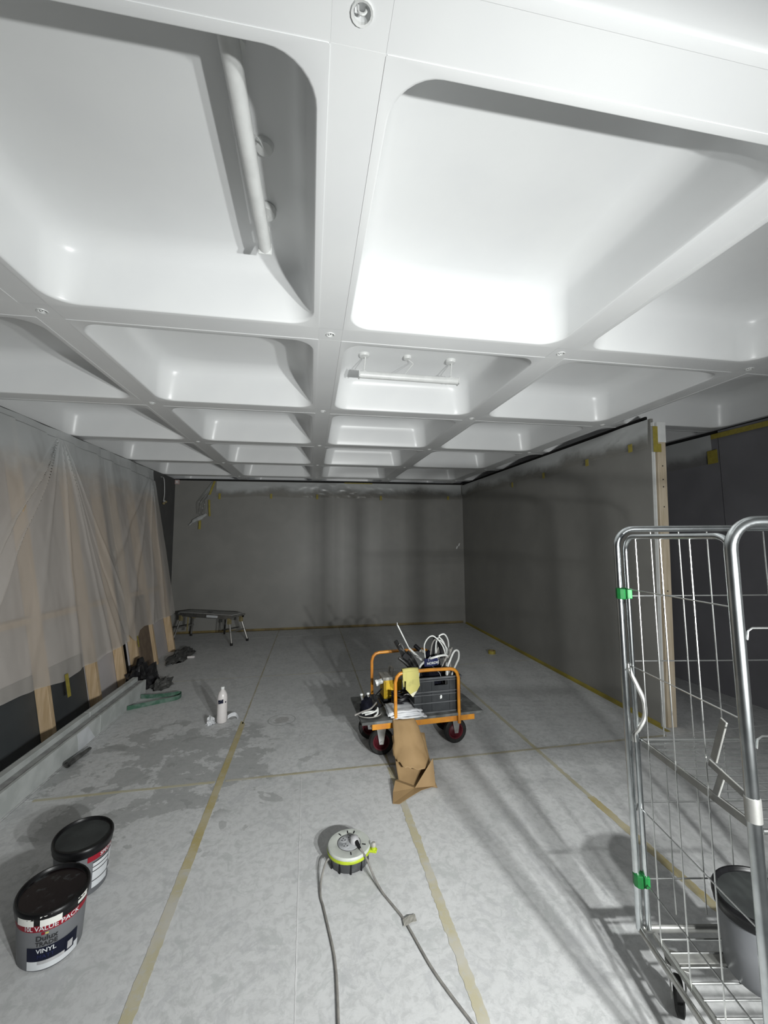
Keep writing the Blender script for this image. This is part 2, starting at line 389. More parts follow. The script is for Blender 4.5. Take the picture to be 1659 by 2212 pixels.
strip('wall_edge_tape', (rwx(3.2)-.022, 3.2), (rwx(8.55)-.022, 8.55), .042, 'tapeW')
MB().hexa([Vector((rwx(Y_)+o_, Y_, z_)) for z_ in (.002, .028) for (Y_, o_) in ((3.31, -.004), (3.31, -.001), (8.56, -.001), (8.56, -.004))]).build('wall_edge_tape', 'tapeW', fl)
strip('wall_edge_tape', (-2.6, yb(-2.6)-.025), (3.3, yb(3.3)-.025), .05, 'tapeK')
MB().hexa([Vector((x_, yb(x_)+o_, z_)) for z_ in (.002, .04) for (x_, o_) in ((-2.6, -.004), (3.3, -.004), (3.3, -.001), (-2.6, -.001))]).build('wall_edge_tape', 'tapeK', fl)

# ------------------------------------------------------------------ ceiling of moulded coffers
SP, AX, BY = 1.4728, .1018, .7899-4
ce = bpy.data.objects.new('ceiling', None); COL.objects.link(ce)
ce.location = (0, 4, 2.9017); ce.rotation_euler = (math.atan(.0345), -math.atan(.004), 0)
struct(ce, 'white painted ceiling of deep moulded square coffers between flat ribs')
def rrect(h, r, z, n=9):
    out = []
    for q, (sx, sy) in enumerate(((1,1),(-1,1),(-1,-1),(1,-1))):
        for k in range(n):
            a = PI/2*q + PI/2*k/(n-1)
            out.append(Vector((sx*(h-r)+r*math.cos(a), sy*(h-r)+r*math.sin(a), z)))
    return out
H0 = SP/2
prof = [(H0-.0675, .006, .012), (H0-.0675, .006, -.0015), (H0-.0935, .125, -.0015), (H0-.0965, .127, -.0005), (H0-.0995, .129, .004), (H0-.102, .13, .013), (H0-.108, .135, .06), (H0-.126, .15, .19)]
for k in range(1, 8):
    a = PI/2*k/7
    prof.append((H0-.126-.12*(1-math.cos(a)), .15+.03*k/7, .20+.12*math.sin(a)))
prof += [(H0-.36, .15, .323), (H0-.55, .1, .324)]
pm = MB(); rings = [rrect(*p) for p in prof]; nn = len(rings[0])
pm.add([v for R in rings for v in R], [(i*nn+k, (i+1)*nn+k, (i+1)*nn+(k+1) % nn, i*nn+(k+1) % nn) for i in range(len(rings)-1) for k in range(nn)]
       + [tuple(reversed(range((len(rings)-1)*nn, len(rings)*nn)))])
pme = pm.mesh('coffer_panel'); pme.materials.append(M['ceil'])
for p in pme.polygons: p.use_smooth = True
pme.set_sharp_from_angle(angle=.9)
IR, JR = range(-3, 4), range(-2, 6)
for i in IR:
    for j in JR:
        o = bpy.data.objects.new('coffer_panel', pme); COL.objects.link(o); o.parent = ce
        o.location = (AX+SP*(i+.5), BY+SP*(j+.5), 0)
# rib strips and crossings with their anchor sockets
Lr = SP-.133
rm = MB().box(-.0685, .0685, -Lr/2, Lr/2, 0, .02).mesh('ceiling_rib', bevel=.0006, seg=1); rm.materials.append(M['ceil'])
cm = MB()
n = 16; sq = []
for k in range(n):
    a = 2*PI*k/n+PI/4; c, s_ = math.cos(a), math.sin(a); q = .0665/max(abs(c), abs(s_)); sq.append((q*c, q*s_, 0))
cir = [(.021*math.cos(2*PI*k/n+PI/4), .021*math.sin(2*PI*k/n+PI/4), 0) for k in range(n)]
cir2 = [(.019*math.cos(2*PI*k/n+PI/4), .019*math.sin(2*PI*k/n+PI/4), .028) for k in range(n)]
cm.add(sq+cir+cir2, [(k, n+k, n+(k+1) % n, (k+1) % n) for k in range(n)]+[(n+k, 2*n+k, 2*n+(k+1) % n, n+(k+1) % n) for k in range(n)]+[tuple(range(2*n, 3*n))])
cme = cm.mesh('rib_crossing'); cme.materials.append(M['ceil'])
hk = MB().tube([(-.009,0,.027),(-.009,0,.004),(-.004,0,-.003),(.004,0,-.003),(.009,0,.004),(.009,0,.014)], .003, 6, sub=2).mesh('anchor_hook'); hk.materials.append(M['white'])
rim = MB().lathe([(.020,.004),(.020,-.003),(.025,-.004),(.027,.001)], (0,0,0), 16, cap0=False, cap1=False).mesh('anchor_rim'); rim.materials.append(M['white'])
for i in range(-3, 5):
    for j in range(-2, 7):
        o = bpy.data.objects.new('rib_crossing', cme); COL.objects.link(o); o.parent = ce; o.location = (AX+SP*i, BY+SP*j, 0)
        for nm, me in (('anchor_hook', hk), ('anchor_rim', rim)):
            q = bpy.data.objects.new(nm, me); COL.objects.link(q); q.parent = o
        if j < 6:
            o = bpy.data.objects.new('ceiling_rib', rm); COL.objects.link(o); o.parent = ce; o.location = (AX+SP*i, BY+SP*(j+.5), 0)
        if i < 4:
            o = bpy.data.objects.new('ceiling_rib', rm); COL.objects.link(o); o.parent = ce; o.location = (AX+SP*(i+.5), BY+SP*j, 0); o.rotation_euler = (0, 0, PI/2)

# ------------------------------------------------------------------ walls
def slab(name, a, b, zt, th, material, label, z0=0, parent=None):
    """vertical wall from a to b (xy), thickness behind it, top following zt(x, y)"""
    a = Vector((*a, 0)); b = Vector((*b, 0)); d = (b-a).normalized(); nrm = Vector((-d.y, d.x, 0))*th
    P = [a, b, b+nrm, a+nrm]
    o = MB().hexa([Vector((p.x, p.y, z0)) for p in P]+[Vector((p.x, p.y, zt(p.x, p.y))) for p in P]).build(name, material, parent)
    if not parent: struct(o, label)
    return o
slab('wall_back', (3.45, yb(3.45)), (-2.75, yb(-2.75)), lambda x, y: zc(x, y)-.035, -.1, 'wall', 'plain grey back wall')
slab('wall_left', (-2.68, 8.7), (-2.68, -1.9), lambda x, y: zc(x, y)-.012, -.1, 'wall_left', 'dark grey left wall behind the polythene')
wr = MB().hexa([Vector((rwz(Y_, z_)+o_, Y_, z_)) for lev in (0, 1) for (Y_, o_) in ((3.3, 0), (3.3, .03), (8.62, .03), (8.62, 0)) for z_ in ((zc(3.2, Y_)-.05) if lev else 0,)]).build('wall_right', 'wall')
struct(wr, 'grey right-hand partition wall ending in a timber stud')
slab('wall_outer', (4.46, 3.70), (4.46, 9.2), lambda x, y: zc(x, y)-.05, -.06, 'wall_dark', 'dark grey boarded wall beyond the partition')
slab('wall_side', (4.45, -1.9), (4.45, 3.685), lambda x, y: zc(x, y)-.02, -.06, 'wall_dark', 'dark grey board at the right edge beyond the cage')
slab('wall_end', (4.6, 9.15), (3.2, 9.15), lambda x, y: zc(x, y)+.3, -.05, 'wall_dark', 'dark end of the passage beyond the partition')
# black strips closing the gap above the wall heads, its shade painted in
def gapstrip(n_, a, b, th):
    o = slab('gap_shade_%d' % n_, a, b, lambda x, y: zc(x, y)+.0, th, 'black', 'black painted shade between wall head and ceiling', 2.6)
gapstrip(1, (3.45, yb(3.45)+.03), (-2.75, yb(-2.75)+.03), -.09)
gapstrip(2, (rwx(3.4)+.14, 3.4), (rwx(8.62)+.035, 8.62), -.02)
gapstrip(3, (4.49, 2.2), (4.49, 9.1), -.05)
# timber stud and edge at the end of the right partition
ex = rwx(3.3)
def endbox(a0, a1, y0, y1, z0, z1):
    return MB().hexa([Vector((rwz(3.3, z)+a, y, z)) for z in (z0, z1) for a, y in ((a0, y0), (a1, y0), (a1, y1), (a0, y1))])
st = endbox(.034, .125, 3.262, 3.305, 0, 2.79).build('end_stud', 'woodpale', wr, bevel=.003)
for zk in (2.37, 2.24, 2.17, 1.98, 1.2):
    MB().lathe([(.006, 0), (.006, .003)], (rwz(3.3, zk)+.08, 3.258, zk), 8, axis='Y').build('nail_head', 'ink', st)
endbox(.004, .016, 3.272, 3.30, 0, 2.80).build('board_edge', 'white', wr, label='pale edge of the wall board')
endbox(.030, .125, 3.257, 3.300, 2.60, 2.795).build('overspray_block', 'white', wr)
# pinholes / white scuff on the back wall
def quad_patch(name, pts, mt, parent, th=.0015):
    b = MB().add(pts, [tuple(range(len(pts)))]); return b.build(name, mt, parent, solid=th)

bwo = bpy.data.objects['wall_back']
for (x_, z_) in ((3.17, 1.60), (3.22, 1.66)):
    quad_patch('scuff', [(x_, yb(x_)-.0015, z_), (x_+.03, yb(x_)-.0015, z_+.01), (x_+.05, yb(x_)-.0015, z_+.07), (x_+.02, yb(x_)-.0015, z_+.06)], 'white', bwo)
# ------------------------------------------------------------------ masking films along the wall heads
def film(name, label, f, nu, nv, mt, L, sheetlike=False):
    b = MB().grid(nu, nv, f); me_o = b.build(name, mt, None, smooth=True)
    me = me_o.data; uvl = me.uv_layers.new(name='UVMap')
    for lp in me.loops:
        k = lp.vertex_index; uvl.data[lp.index].uv = ((k % (nu+1))/nu*L, (k//(nu+1))/nv)
    for p in me.polygons: p.use_smooth = True
    return tag(me_o, label, 'plastic sheet')
def ffb(u, v):
    x = -1.89+u*5.2; bot = 2.70+.03*fnoise(x*1.3, 2)+.012*math.sin(x*5); top = zc(x, 8.6)-.045
    z = top+(bot-top)*v
    wr_ = .012*fnoise(x*9+z*6, z*22)*min(1, v*3)+.01*math.sin(x*3.3)*v
    return (x, yb(x)-.022+wr_-.012*v, z)
fb = film('masking_film', 'clear masking film with white overspray taped along top of back wall', ffb, 180, 12, 'film', 5.2)
def ffr(u, v):
    Y = 3.31+u*5.25; top = zc(rwx(Y), Y)-.055; bot = 2.56+.035*(Y-3.3)+.035*fnoise(Y*1.1, 7)+(.20*max(0, .35-abs(Y-3.45)) if False else 0)
    z = top+(bot-top)*v
    # creases fanning from the upper corner by the stud
    dx, dz = Y-3.35, top-z+.02; an = math.atan2(dz, dx); r = math.hypot(dx, dz)
    cr = sum(.012*math.exp(-((an-t)/.035)**2) for t in (.08, .14, .21, .3, .42))*min(1, r*2.5)*max(0, 1.4-r)
    return (rwz(Y, z)-.018-.010*v-cr*1.5+.008*fnoise(Y*8+z*5, z*20)*v, Y, z)
fr = film('masking_film', 'clear masking film with white overspray taped along top of right partition', ffr, 190, 12, 'film', 5.2)
def ffc(u, v):
    Y = 3.76+u*1.2; top = 2.86+.03*(Y-3.7); z = top-(.33)*v
    return (4.435+.006*fnoise(Y*6, z*9), Y, z)
fc = film('masking_film', 'small clear masking film on dark wall beyond the partition', ffc, 40, 10, 'film', 1.2)
def tab(parent, c, hx, hz, ex_, off):
    b = MB(); c = Vector(c); ex_ = Vector(ex_)
    b.obox(c+Vector(off), hx, .0012, hz, ex_, Vector((-ex_.y, ex_.x, 0))); return b.build('tape_tab', 'yellow', parent)
for x, z, h in ((-1.82, 2.70, .06), (-.81, 2.715, .05), (.127, 2.715, .05), (1.486, 2.71, .05), (3.0, 2.73, .04)):
    tab(fb, (x, yb(x)-.045, z), .022, h, (1, 0, 0), (0, 0, 0))
for x0, x1 in ((.7, 1.3),):
    MB().box(x0, x1, yb(1)-.042, yb(1)-.039, 3.01, 3.03).build('tape_tab', 'yellow', fb)
for Y, z in ((6.1, 2.64), (5.15, 2.62), (4.2, 2.60), (3.52, 2.60)):
    tab(fr, (rwz(Y, z)-.04, Y, z), .028, .04, (.045, 1, 0), (0, 0, 0))
endbox(-.02, .03, 3.250, 3.254, 2.50, 2.75).build('tape_strip', 'yellow', fr)
endbox(-.02, .06, 3.246, 3.2495, 2.50, 2.58).build('tape_tab', 'yellow', fr)
t = MB().box(4.42, 4.423, 3.685, 3.80, 2.53, 2.68).build('masking_tape', 'yellow'); tag(t, 'square of yellow tape over joint of dark wall beyond the partition', 'tape')
t = MB().grid(20, 1, lambda u, v: (4.43, 2.2+1.55*u, zc(4.43, 2.2+1.55*u)-.05-.055*v)).build('masking_tape', 'yellow', solid=.002)
tag(t, 'long yellow tape strip along top of dark board at right edge', 'tape')
# torn scrap of film hanging from the left end of the back-wall film
def fsc(u, v):
    z = 2.99-v*.66; c = -1.93-.20*min(1, v*1.6)-.04*v; wd = .05+.13*min(1, v*1.5)*(1-.35*max(0, v-.75)*4)
    return (c+(u-.5)*wd, yb(-2)-.05-.03*math.sin(u*14+v*3)-.02*fnoise(u*3, v*4), z+.03*math.sin(u*9)*v)
sc = film('film_scrap', 'torn crumpled strip of masking film hanging on back wall', fsc, 24, 26, 'film2', .3)
def frib(pts, wd):
    P = spline([Vector(p) for p in pts], 6); b = MB(); vs = []
    for p in P: vs += [p+Vector((-wd/2, 0, 0)), p+Vector((wd/2, 0, 0))]
    return b.add(vs, [(2*i, 2*i+1, 2*i+3, 2*i+2) for i in range(len(P)-1)])
yq = yb(-2)-.09
frib([(-1.91, yq, 3.0), (-1.96, yq, 2.85), (-2.0, yq, 2.72)], .04).build('tape_ribbon', 'yellow', sc, solid=.002)
frib([(-2.005, yq, 2.62), (-1.995, yq-.01, 2.45), (-1.985, yq, 2.29)], .035).build('tape_ribbon', 'yellow', sc, solid=.002)
frib([(-2.17, yq, 2.22), (-2.165, yq-.01, 2.12), (-2.17, yq, 2.03)], .045).build('tape_ribbon', 'yellow', sc, solid=.002)
MB().tube([(-2.05, yq, 2.33), (-2.16, yq-.02, 2.25), (-2.26, yq-.03, 2.2), (-2.36, yq-.01, 2.11)], [.03, .045, .035, .012], 7, sub=5).build('twisted_end', 'film2', sc, smooth=True)

# ------------------------------------------------------------------ left: stud frames leaning on the wall
def lx(z, off=0): return -2.12-.182*z+off
def leanbox(b, y0, y1, z0, z1, o0, o1):
    """box between two offsets behind the leaning face"""
    return b.hexa([Vector((lx(z0, o0), y0, z0)), Vector((lx(z0, o1), y0, z0)), Vector((lx(z0, o1), y1, z0)), Vector((lx(z0, o0), y1, z0)),
                   Vector((lx(z1, o0), y0, z1)), Vector((lx(z1, o1), y0, z1)), Vector((lx(z1, o1), y1, z1)), Vector((lx(z1, o0), y1, z1))])
ZT = 2.80
fa = thing('stud_frame', 'near leaning pine stud frame with mauve board under polythene on left', 'stud frame', (-2.2, 4, 0))
for y1 in (2.55, 3.25, 4.09, 4.87, 5.48):
    leanbox(MB(), y1-.05, y1, 0, ZT, -.10, 0).build('stud', 'wood', fa, bevel=.003)
for z0 in (1.0, 2.42):
    for a, b_ in ((2.56, 3.19), (3.26, 4.03), (4.10, 4.81), (4.88, 5.42)):
        leanbox(MB(), a, b_, z0, z0+.05, -.09, -.012).build('noggin', 'wood', fa, bevel=.002)
leanbox(MB(), 2.5, 4.81, .56, ZT, -.125, -.104).build('wall_board', 'board', fa)
leanbox(MB(), 4.82, 5.48, 0, ZT, -.125, -.104).build('wall_board', 'board', fa)
pd = leanbox(MB(), 2.5, 4.81, .0, .55, -.124, -.1025).build('skirting_panel', 'panel_dark', fa, label='charcoal lower panel')
leanbox(MB(), 5.02, 5.05, .38, .50, -.1035, -.1005).build('tape_tab', 'yellow', fa)
fbm = thing('stud_frame', 'far leaning pine stud frame beside the work platform, under polythene', 'stud frame', (-2.2, 6.5, 0))
for y1, mt in ((5.88, 'wood'), (6.46, 'wood'), (7.21, 'wood')):
    leanbox(MB(), y1-.05, y1, 0, ZT, -.10, 0).build('stud', mt, fbm, bevel=.003)
for z0 in (1.0, 2.42):
    for a, b_ in ((5.89, 6.40), (6.47, 7.15)):
        leanbox(MB(), a, b_, z0, z0+.05, -.09, -.012).build('noggin', 'wood', fbm, bevel=.002)
leanbox(MB(), 5.83, 7.21, 0, ZT, -.125, -.104).build('wall_board', 'board', fbm)
o = leanbox(MB(), 5.95, 6.33, .0, 1.0, -.04, -.012).build('fibreboard_offcut', 'brown', bevel=.002)
tag(o, 'brown fibreboard offcut leaning against far stud frame', 'board')

# polythene sheets draped over the frames
def sheet(name, label, y0, y1, hem, pins, back, seed, nu=400, nv=150):
    def f(u, v):
        y = y0+(y1-y0)*u; top = zc(-2.65, y)-.03; bot = hem(y); z = top+(bot-top)*v
        x = (lx(z)+.018 if z < 2.8 else -2.632+(z-2.8)*-.1)-back*max(0, min(1, (5.82-y)/.1))
        x -= .020*(.5-.5*math.cos(2*PI*((y-(4.85 if y < 5.68 else 5.86))/(.62 if y < 5.68 else .66))))          # sags in between the studs
        for (py, pz, L_) in pins:
            dy, dz = y-py, pz-z; r = math.hypot(dy, dz); an = math.atan2(dy, max(dz, -.5)+1e-4)
            for (t, wd, amp) in L_:
                x += amp*math.exp(-((an-t)/wd)**2)*min(1, r*2.2)*(1 if dz > 0 else 0)
        x += .012*fnoise(y*2.2+seed, z*1.1)+.004*fnoise(y*11, z*5+seed)
        x += .0045*fnoise(y*9+seed, z*.7)*(.3+.7*v)
        return (max(x, -2.665), y+.02*fnoise(z*3, seed)*v, z)
    return film(name, label, f, nu, nv, 'sheet', (y1-y0))
R = math.radians
def hemA(y): return .48+.02*math.sin(y*2.4)-.03*max(0, 1-abs(y-4.23)*3)+.015*fnoise(y*4, 1)
s1 = sheet('polythene_sheet', 'large milky polythene dust sheet draped over near stud frame on left', 2.3, 5.66, hemA,
      [(4.78, 2.86, [(R(-43), .022, .055), (R(-37), .018, .05), (R(-40), .012, -.03), (R(-22), .03, .01), (R(-6), .025, .018), (R(9), .02, .02), (R(14), .014, .012), (R(19), .012, -.010), (R(26), .02, .015)])], 0, 1.3)
def hemB(y): return .57+.02*fnoise(y*3, 5)-.10*max(0, 1-abs(y-5.8)*6)
s2 = sheet('polythene_sheet', 'smaller milky polythene dust sheet draped over far stud frame near corner', 5.56, 7.46, hemB,
      [(7.28, 2.93, [(R(-50), .03, .02), (R(-35), .03, .02), (R(-20), .02, .02), (R(-8), .02, .015)])], .008, 1.3, 220, 130)
leanbox(MB(), 4.22, 4.27, .30, .50, .045, .047).build('tape_tab', 'yellow', s1)
leanbox(MB(), 5.80, 5.83, .38, .52, .035, .037).build('tape_tab', 'yellow', s2)
# white webbing hanging at the far edge of the sheet, pale pink socket in the corner
hs = thing('hanging_strap', 'thin white strap with two small knobs hanging by the left wall', 'strap', (-2.66, 7.9, 2.4))
frib2 = MB(); P = spline([Vector(p) for p in ((-2.64, 7.74, 2.92), (-2.63, 7.84, 2.93), (-2.63, 7.90, 2.85), (-2.63, 7.93, 2.65), (-2.63, 7.90, 2.5))], 6)
vs = []
for p in P: vs += [p+Vector((0, -.02, 0)), p+Vector((0, .02, 0))]
frib2.add(vs, [(2*i, 2*i+1, 2*i+3, 2*i+2) for i in range(len(P)-1)]).build('webbing', 'white', hs, solid=.003)
for yy, zz in ((7.88, 2.46), (7.98, 2.50)):
    MB().lathe([(.002,-.022),(.02,-.018),(.026,0),(.02,.018),(.002,.022)], (-2.62, yy, zz), 12).build('knob', 'tan', hs, smooth=True)
MB().tube([(-2.62, 7.88, 2.48), (-2.62, 7.93, 2.52), (-2.62, 7.98, 2.5)], .006, 6).build('cord', 'white', hs)
so = thing('wall_socket', 'pale pink junction box high in the back left corner', 'socket', (-2.64, 8.60, 2.93))
MB().box(-2.675, -2.59, 8.60, 8.652, 2.93, 3.02).build('housing', 'pink', so, bevel=.008)
MB().lathe([(.022, 0), (.022, .006), (.012, .008)], (-2.633, 8.594, 2.975), 12, axis='Y').build('cover', 'white', so)
# ------------------------------------------------------------------ boxed-in plinth along the left wall
def plinth(y0, y1, label, z=0):
    p = thing('plinth_section', label, 'plinth', (-1.88, (y0+y1)/2, 0), 'boxed plinth sections')
    MB().box(-1.845, -1.82, y0, y1, 0, .155).build('front_board', 'plinth', p, bevel=.003)
    MB().box(-1.905, -1.8455, y0, y1, .12, .148).build('ledge', 'plinth_top', p, bevel=.002)
    MB().box(-1.96, -1.906, y0, y1, 0, .188).build('back_rail', 'plinth', p, bevel=.004)
    return p
p1 = plinth(1.6, 4.14, 'long near section of dusty white plinth along left wall')
p2 = plinth(4.146, 5.16, 'short far section of dusty white plinth ending by black bin bag')
quad_patch('paint_patch', [(-1.8185, 3.80, .005), (-1.8185, 4.06, .005), (-1.8185, 4.0, .07), (-1.8185, 3.93, .15), (-1.8185, 3.77, .15), (-1.8185, 3.79, .08)], 'labw', p1)

# ------------------------------------------------------------------ soft scraps along the left
def blob(name, mt, c, rx, ry, rz, seed, amp=.35, nu=26, nv=14, freq=2.2):
    c = Vector(c); b = MB(); vs = []
    for j in range(nv+1):
        th = PI*j/nv
        for i in range(nu):
            ph = 2*PI*i/nu
            d = Vector((math.sin(th)*math.cos(ph), math.sin(th)*math.sin(ph), math.cos(th)))
            k = 1+amp*fnoise(d.x*freq+seed, d.y*freq, d.z*freq)+amp*.5*abs(fnoise(d.x*5+seed, d.y*5, d.z*5))
            p = Vector((d.x*rx*k, d.y*ry*k, max(d.z*rz*k, -rz*.0)+0)); vs.append(c+p)
    fs = [(j*nu+i, (j+1)*nu+i, (j+1)*nu+(i+1) % nu, j*nu+(i+1) % nu) for j in range(nv) for i in range(nu)]
    return b.add(vs, fs)
o = blob('bin_bag', 'blackbag', (-1.98, 5.50, .0), .13, .24, .21, 3, .6, 34, 18, 2.6).build('bin_bag', 'blackbag'); tag(o, 'crumpled black bin bag between stud frames behind the plinth end', 'bin bag')
o = blob('rag', 'rag', (-1.72, 5.40, 0), .09, .15, .08, 11, .6).build('grey_rag', 'rag'); tag(o, 'dark grey crumpled rag in front of the black bin bag', 'rag')
o = blob('rag', 'rag', (-1.93, 6.82, 0), .13, .42, .075, 17, .6, 36, 14, 3).build('dark_rag', 'rag', smooth=True); tag(o, 'long dark crumpled rag at foot of far stud', 'rag')
o = MB().lathe([(.0, -.055), (.018, -.05), (.02, 0), (.017, .05), (0, .055)], (-1.745, 6.66, .02), 10, axis='X').build('rolled_scrap', 'milk'); tag(o, 'small pale rolled scrap at end of the dark rag', 'scrap')
# rolled grey felt under the plinth
rl = MB(); pts = []
for k in range(40):
    a = k/39*4.2*PI; r = .008+.018*k/39; pts.append((r*math.cos(a), r*math.sin(a)))
d = Vector((.02, .27, 0)).normalized(); nrm = Vector((d.y, -d.x, 0)); base = Vector((-1.765, 3.54, .028)); vs = []
for (q, h) in pts:
    vs += [base+nrm*q+Vector((0, 0, h)), base+d*.28+nrm*q*.5+Vector((0, 0, h*.5-.012))]
rl.add(vs, [(2*i, 2*i+1, 2*i+3, 2*i+2) for i in range(39)])
o = rl.build('felt_roll', 'rag', solid=.002); tag(o, 'small dark roll of felt beside long plinth section', 'felt roll')
# green webbing loop
def ribbon(pts, wd, mt, name, sub=8, up_=(0, 0, 1), solid=.003):
    P = spline([Vector(p) for p in pts], sub); b = MB(); vs = []; upv = Vector(up_)
    for p in P: vs += [p-upv*wd/2, p+upv*wd/2]
    return b.add(vs, [(2*i, 2*i+1, 2*i+3, 2*i+2) for i in range(len(P)-1)]), solid
b, so_ = ribbon([(-1.81, 5.0, .022), (-1.65, 4.98, .022), (-1.5, 4.98, .03), (-1.41, 5.0, .03), (-1.385, 4.93, .026), (-1.42, 4.86, .024), (-1.55, 4.80, .022), (-1.70, 4.72, .022), (-1.81, 4.66, .022)], .042, 'strap', 's')
o = b.build('webbing_strap', 'strap', solid=.004); tag(o, 'green webbing strap looped on floor at plinth end', 'strap')

# ------------------------------------------------------------------ work platform at the back left
pf = thing('work_platform', 'folding aluminium work platform standing in back left corner', 'work platform', (-1.73, 7.95, 0))
A = Vector((-1.26, 7.60, 0)); Bp = Vector((-2.26, 8.20, 0)); e1 = (Bp-A).normalized(); e2 = Vector((-e1.y, e1.x, 0)); e2 = -e2 if e2.y < 0 else e2
mid = (A+Bp)/2; Ln = (Bp-A).length; TH = .50; UZ = Vector((0, 0, 1))
MB().obox(mid+UZ*(TH-.012), Ln/2+.02, .15, .012, e1, e2).build('platform', 'benchtop', pf, bevel=.004)
for s_ in (-1, 1):
    MB().obox(mid+UZ*(TH-.045)+e2*s_*.15, Ln/2+.02, .012, .035, e1, e2).build('side_rail', 'alu' if s_ < 0 else 'blkmetal', pf, bevel=.003)
MB().obox(mid+UZ*(TH+.001)+e1*.02, .05, .03, .002, e1, e2).build('grip_pad', 'blk', pf)
MB().obox(mid+UZ*(TH-.045)-e2*.165-e1*.18, .12, .003, .02, e1, e2).build('rating_plate', 'labw', pf)
for end in (A, Bp):
    sg = -1 if end is A else 1
    tops = []; feet = []
    for s_ in (-1, 1):
        tp = end+e2*s_*.14-e1*sg*.05+UZ*(TH-.06); ft = end+e2*s_*.20+e1*sg*.07+UZ*.03
        lg = MB().tube([tp, ft], .017, 8).build('leg', 'alu', pf, smooth=True)
        MB().tube([ft+UZ*.012, ft-UZ*.03], .022, 8).build('rubber_foot', 'rubber', lg)
        kn = tp+(ft-tp)*.28
        MB().obox(tp+(ft-tp)*.12, .03, .025, .05, e1, e2).build('hinge_block', 'tan', lg, bevel=.006)
        tops.append(tp+(ft-tp)*.55); feet.append(ft)
    MB().tube([tops[0]-e2*.03, tops[1]+e2*.03], .014, 8).build('rung', 'alu', pf, smooth=True)
    MB().tube([end+e2*-.17+UZ*(TH-.03)+e1*sg*.02, end+e2*.17+UZ*(TH-.03)+e1*sg*.02], .02, 8).build('end_bar', 'alu', pf, smooth=True)
    q = end+e1*(-sg)*.16
    for s_ in (-1,):
        MB().tube([q+e2*s_*.1+UZ*(TH-.06), q+e2*s_*.12+UZ*.16], .016, 6).build('brace', 'tan' if sg > 0 else 'blkmetal', pf)

# ------------------------------------------------------------------ bottle and its scraps
bt = thing('plastic_bottle', 'milky plastic bottle with small navy label standing on floor', 'bottle', (-.805, 4.18, 0))
bp_ = [(.030, 0), (.042, .004), (.046, .02), (.045, .07), (.046, .13), (.045, .19), (.046, .215), (.043, .245), (.034, .272), (.020, .292), (.014, .300), (.014, .304)]
MB().lathe(bp_, (-.805, 4.18, 0), 20).build('body', 'milk', bt, smooth=True)
MB().lathe([(.016, .300), (.017, .302), (.017, .319), (.015, .322)], (-.805, 4.18, 0), 16).build('cap', 'white', bt, smooth=True)
def cyl(c, r, th0):
    return lambda x, y: Vector((c[0]+r*math.sin(x/r+th0), c[1]-r*math.cos(x/r+th0), c[2]+y))
pl = cyl((-.805, 4.18, .197), .0472, 0)
MB().grid(12, 1, lambda u, v: pl(-.032+.05*u, -.02+.035*v+.008*u)).build('label_print', 'labn', bt)
MB().grid(4, 1, lambda u, v: pl(.034+.012*u, -.012+.012*v)).build('label_print', 'labn', bt)
pl2 = cyl((-.805, 4.18, .197), .0478, 0)
text_mb('Z', .042, lambda x, y: pl2(x-.012+.25*y, y+.002)).build('logo_mark', 'labw', bt)
o = blob('x', 'paper', (-.90, 4.16, 0), .035, .04, .05, 5, .7).build('crumpled_wrap', 'paper'); tag(o, 'crumpled white wrap left of the plastic bottle', 'paper scrap')
b, so_ = ribbon([(-.765, 4.24, .018), (-.73, 4.25, .035), (-.69, 4.25, .032), (-.665, 4.22, .006)], .035, 'paper', 'x', up_=(0, .3, .9))
o = b.build('curled_wrap', 'paper', solid=.002); tag(o, 'curled white wrap right of the plastic bottle', 'paper scrap')
# roll of tape on the floor
tr_ = thing('tape_roll', 'small yellow tape roll lying on floor by right partition', 'tape roll', (2.75, 6.0, 0))
MB().lathe([(.038, 0), (.055, 0), (.055, .048), (.038, .048), (.038, 0)], (2.75, 6.0, 0), 22, cap0=False, cap1=False).build('tape', 'yellow', tr_, smooth=True)
MB().lathe([(.0355, .001), (.0378, .001), (.0378, .047), (.0355, .047), (.0355, .001)], (2.75, 6.0, 0), 22, cap0=False, cap1=False).build('core', 'kraft', tr_, smooth=True)

# ------------------------------------------------------------------ platform trolley
tc = thing('platform_trolley', 'orange platform trolley with grey deck and red-hubbed wheels', 'trolley', (.86, 3.4, 0))
ROT = math.radians(3.2); tx = Vector((math.cos(ROT), math.sin(ROT), 0)); ty = Vector((-math.sin(ROT), math.cos(ROT), 0)); T0 = Vector((.855, 3.40, 0))
def T(a, b, z): return T0+tx*a+ty*b+UZ*z
MB().obox(T(0, 0, .318), .487, .275, .010, tx, ty).build('deck', 'ply', tc, bevel=.002)
for s_ in (-1, 1):
    MB().obox(T(.01, s_*.232, .282), .415, .018, .025, tx, ty).build('frame_rail', 'orange', tc, bevel=.004)
    MB().obox(T(.01+s_*.397, 0, .282), .018, .213, .0249, tx, ty).build('frame_rail', 'orange', tc, bevel=.004)
def hoop(x0, x1, y, zt, zb=.25):
    P = [T(x0, y, zb), T(x0, y, zt-.07), T(x0+.012, y, zt-.03), T(x0+.035, y, zt-.008), T(x0+.07, y, zt), T((x0+x1)/2, y, zt+.004), T(x1-.07, y, zt), T(x1-.035, y, zt-.008), T(x1-.012, y, zt-.03), T(x1, y, zt-.07), T(x1, y, zb)]
    return MB().tube(P, .0135, 10)
hoop(-.228, .285, -.268, .664, .25).build('handle_hoop', 'orange', tc, smooth=True)
hoop(-.30, .24, .262, .692, .25).build('handle_hoop', 'orange', tc, smooth=True)
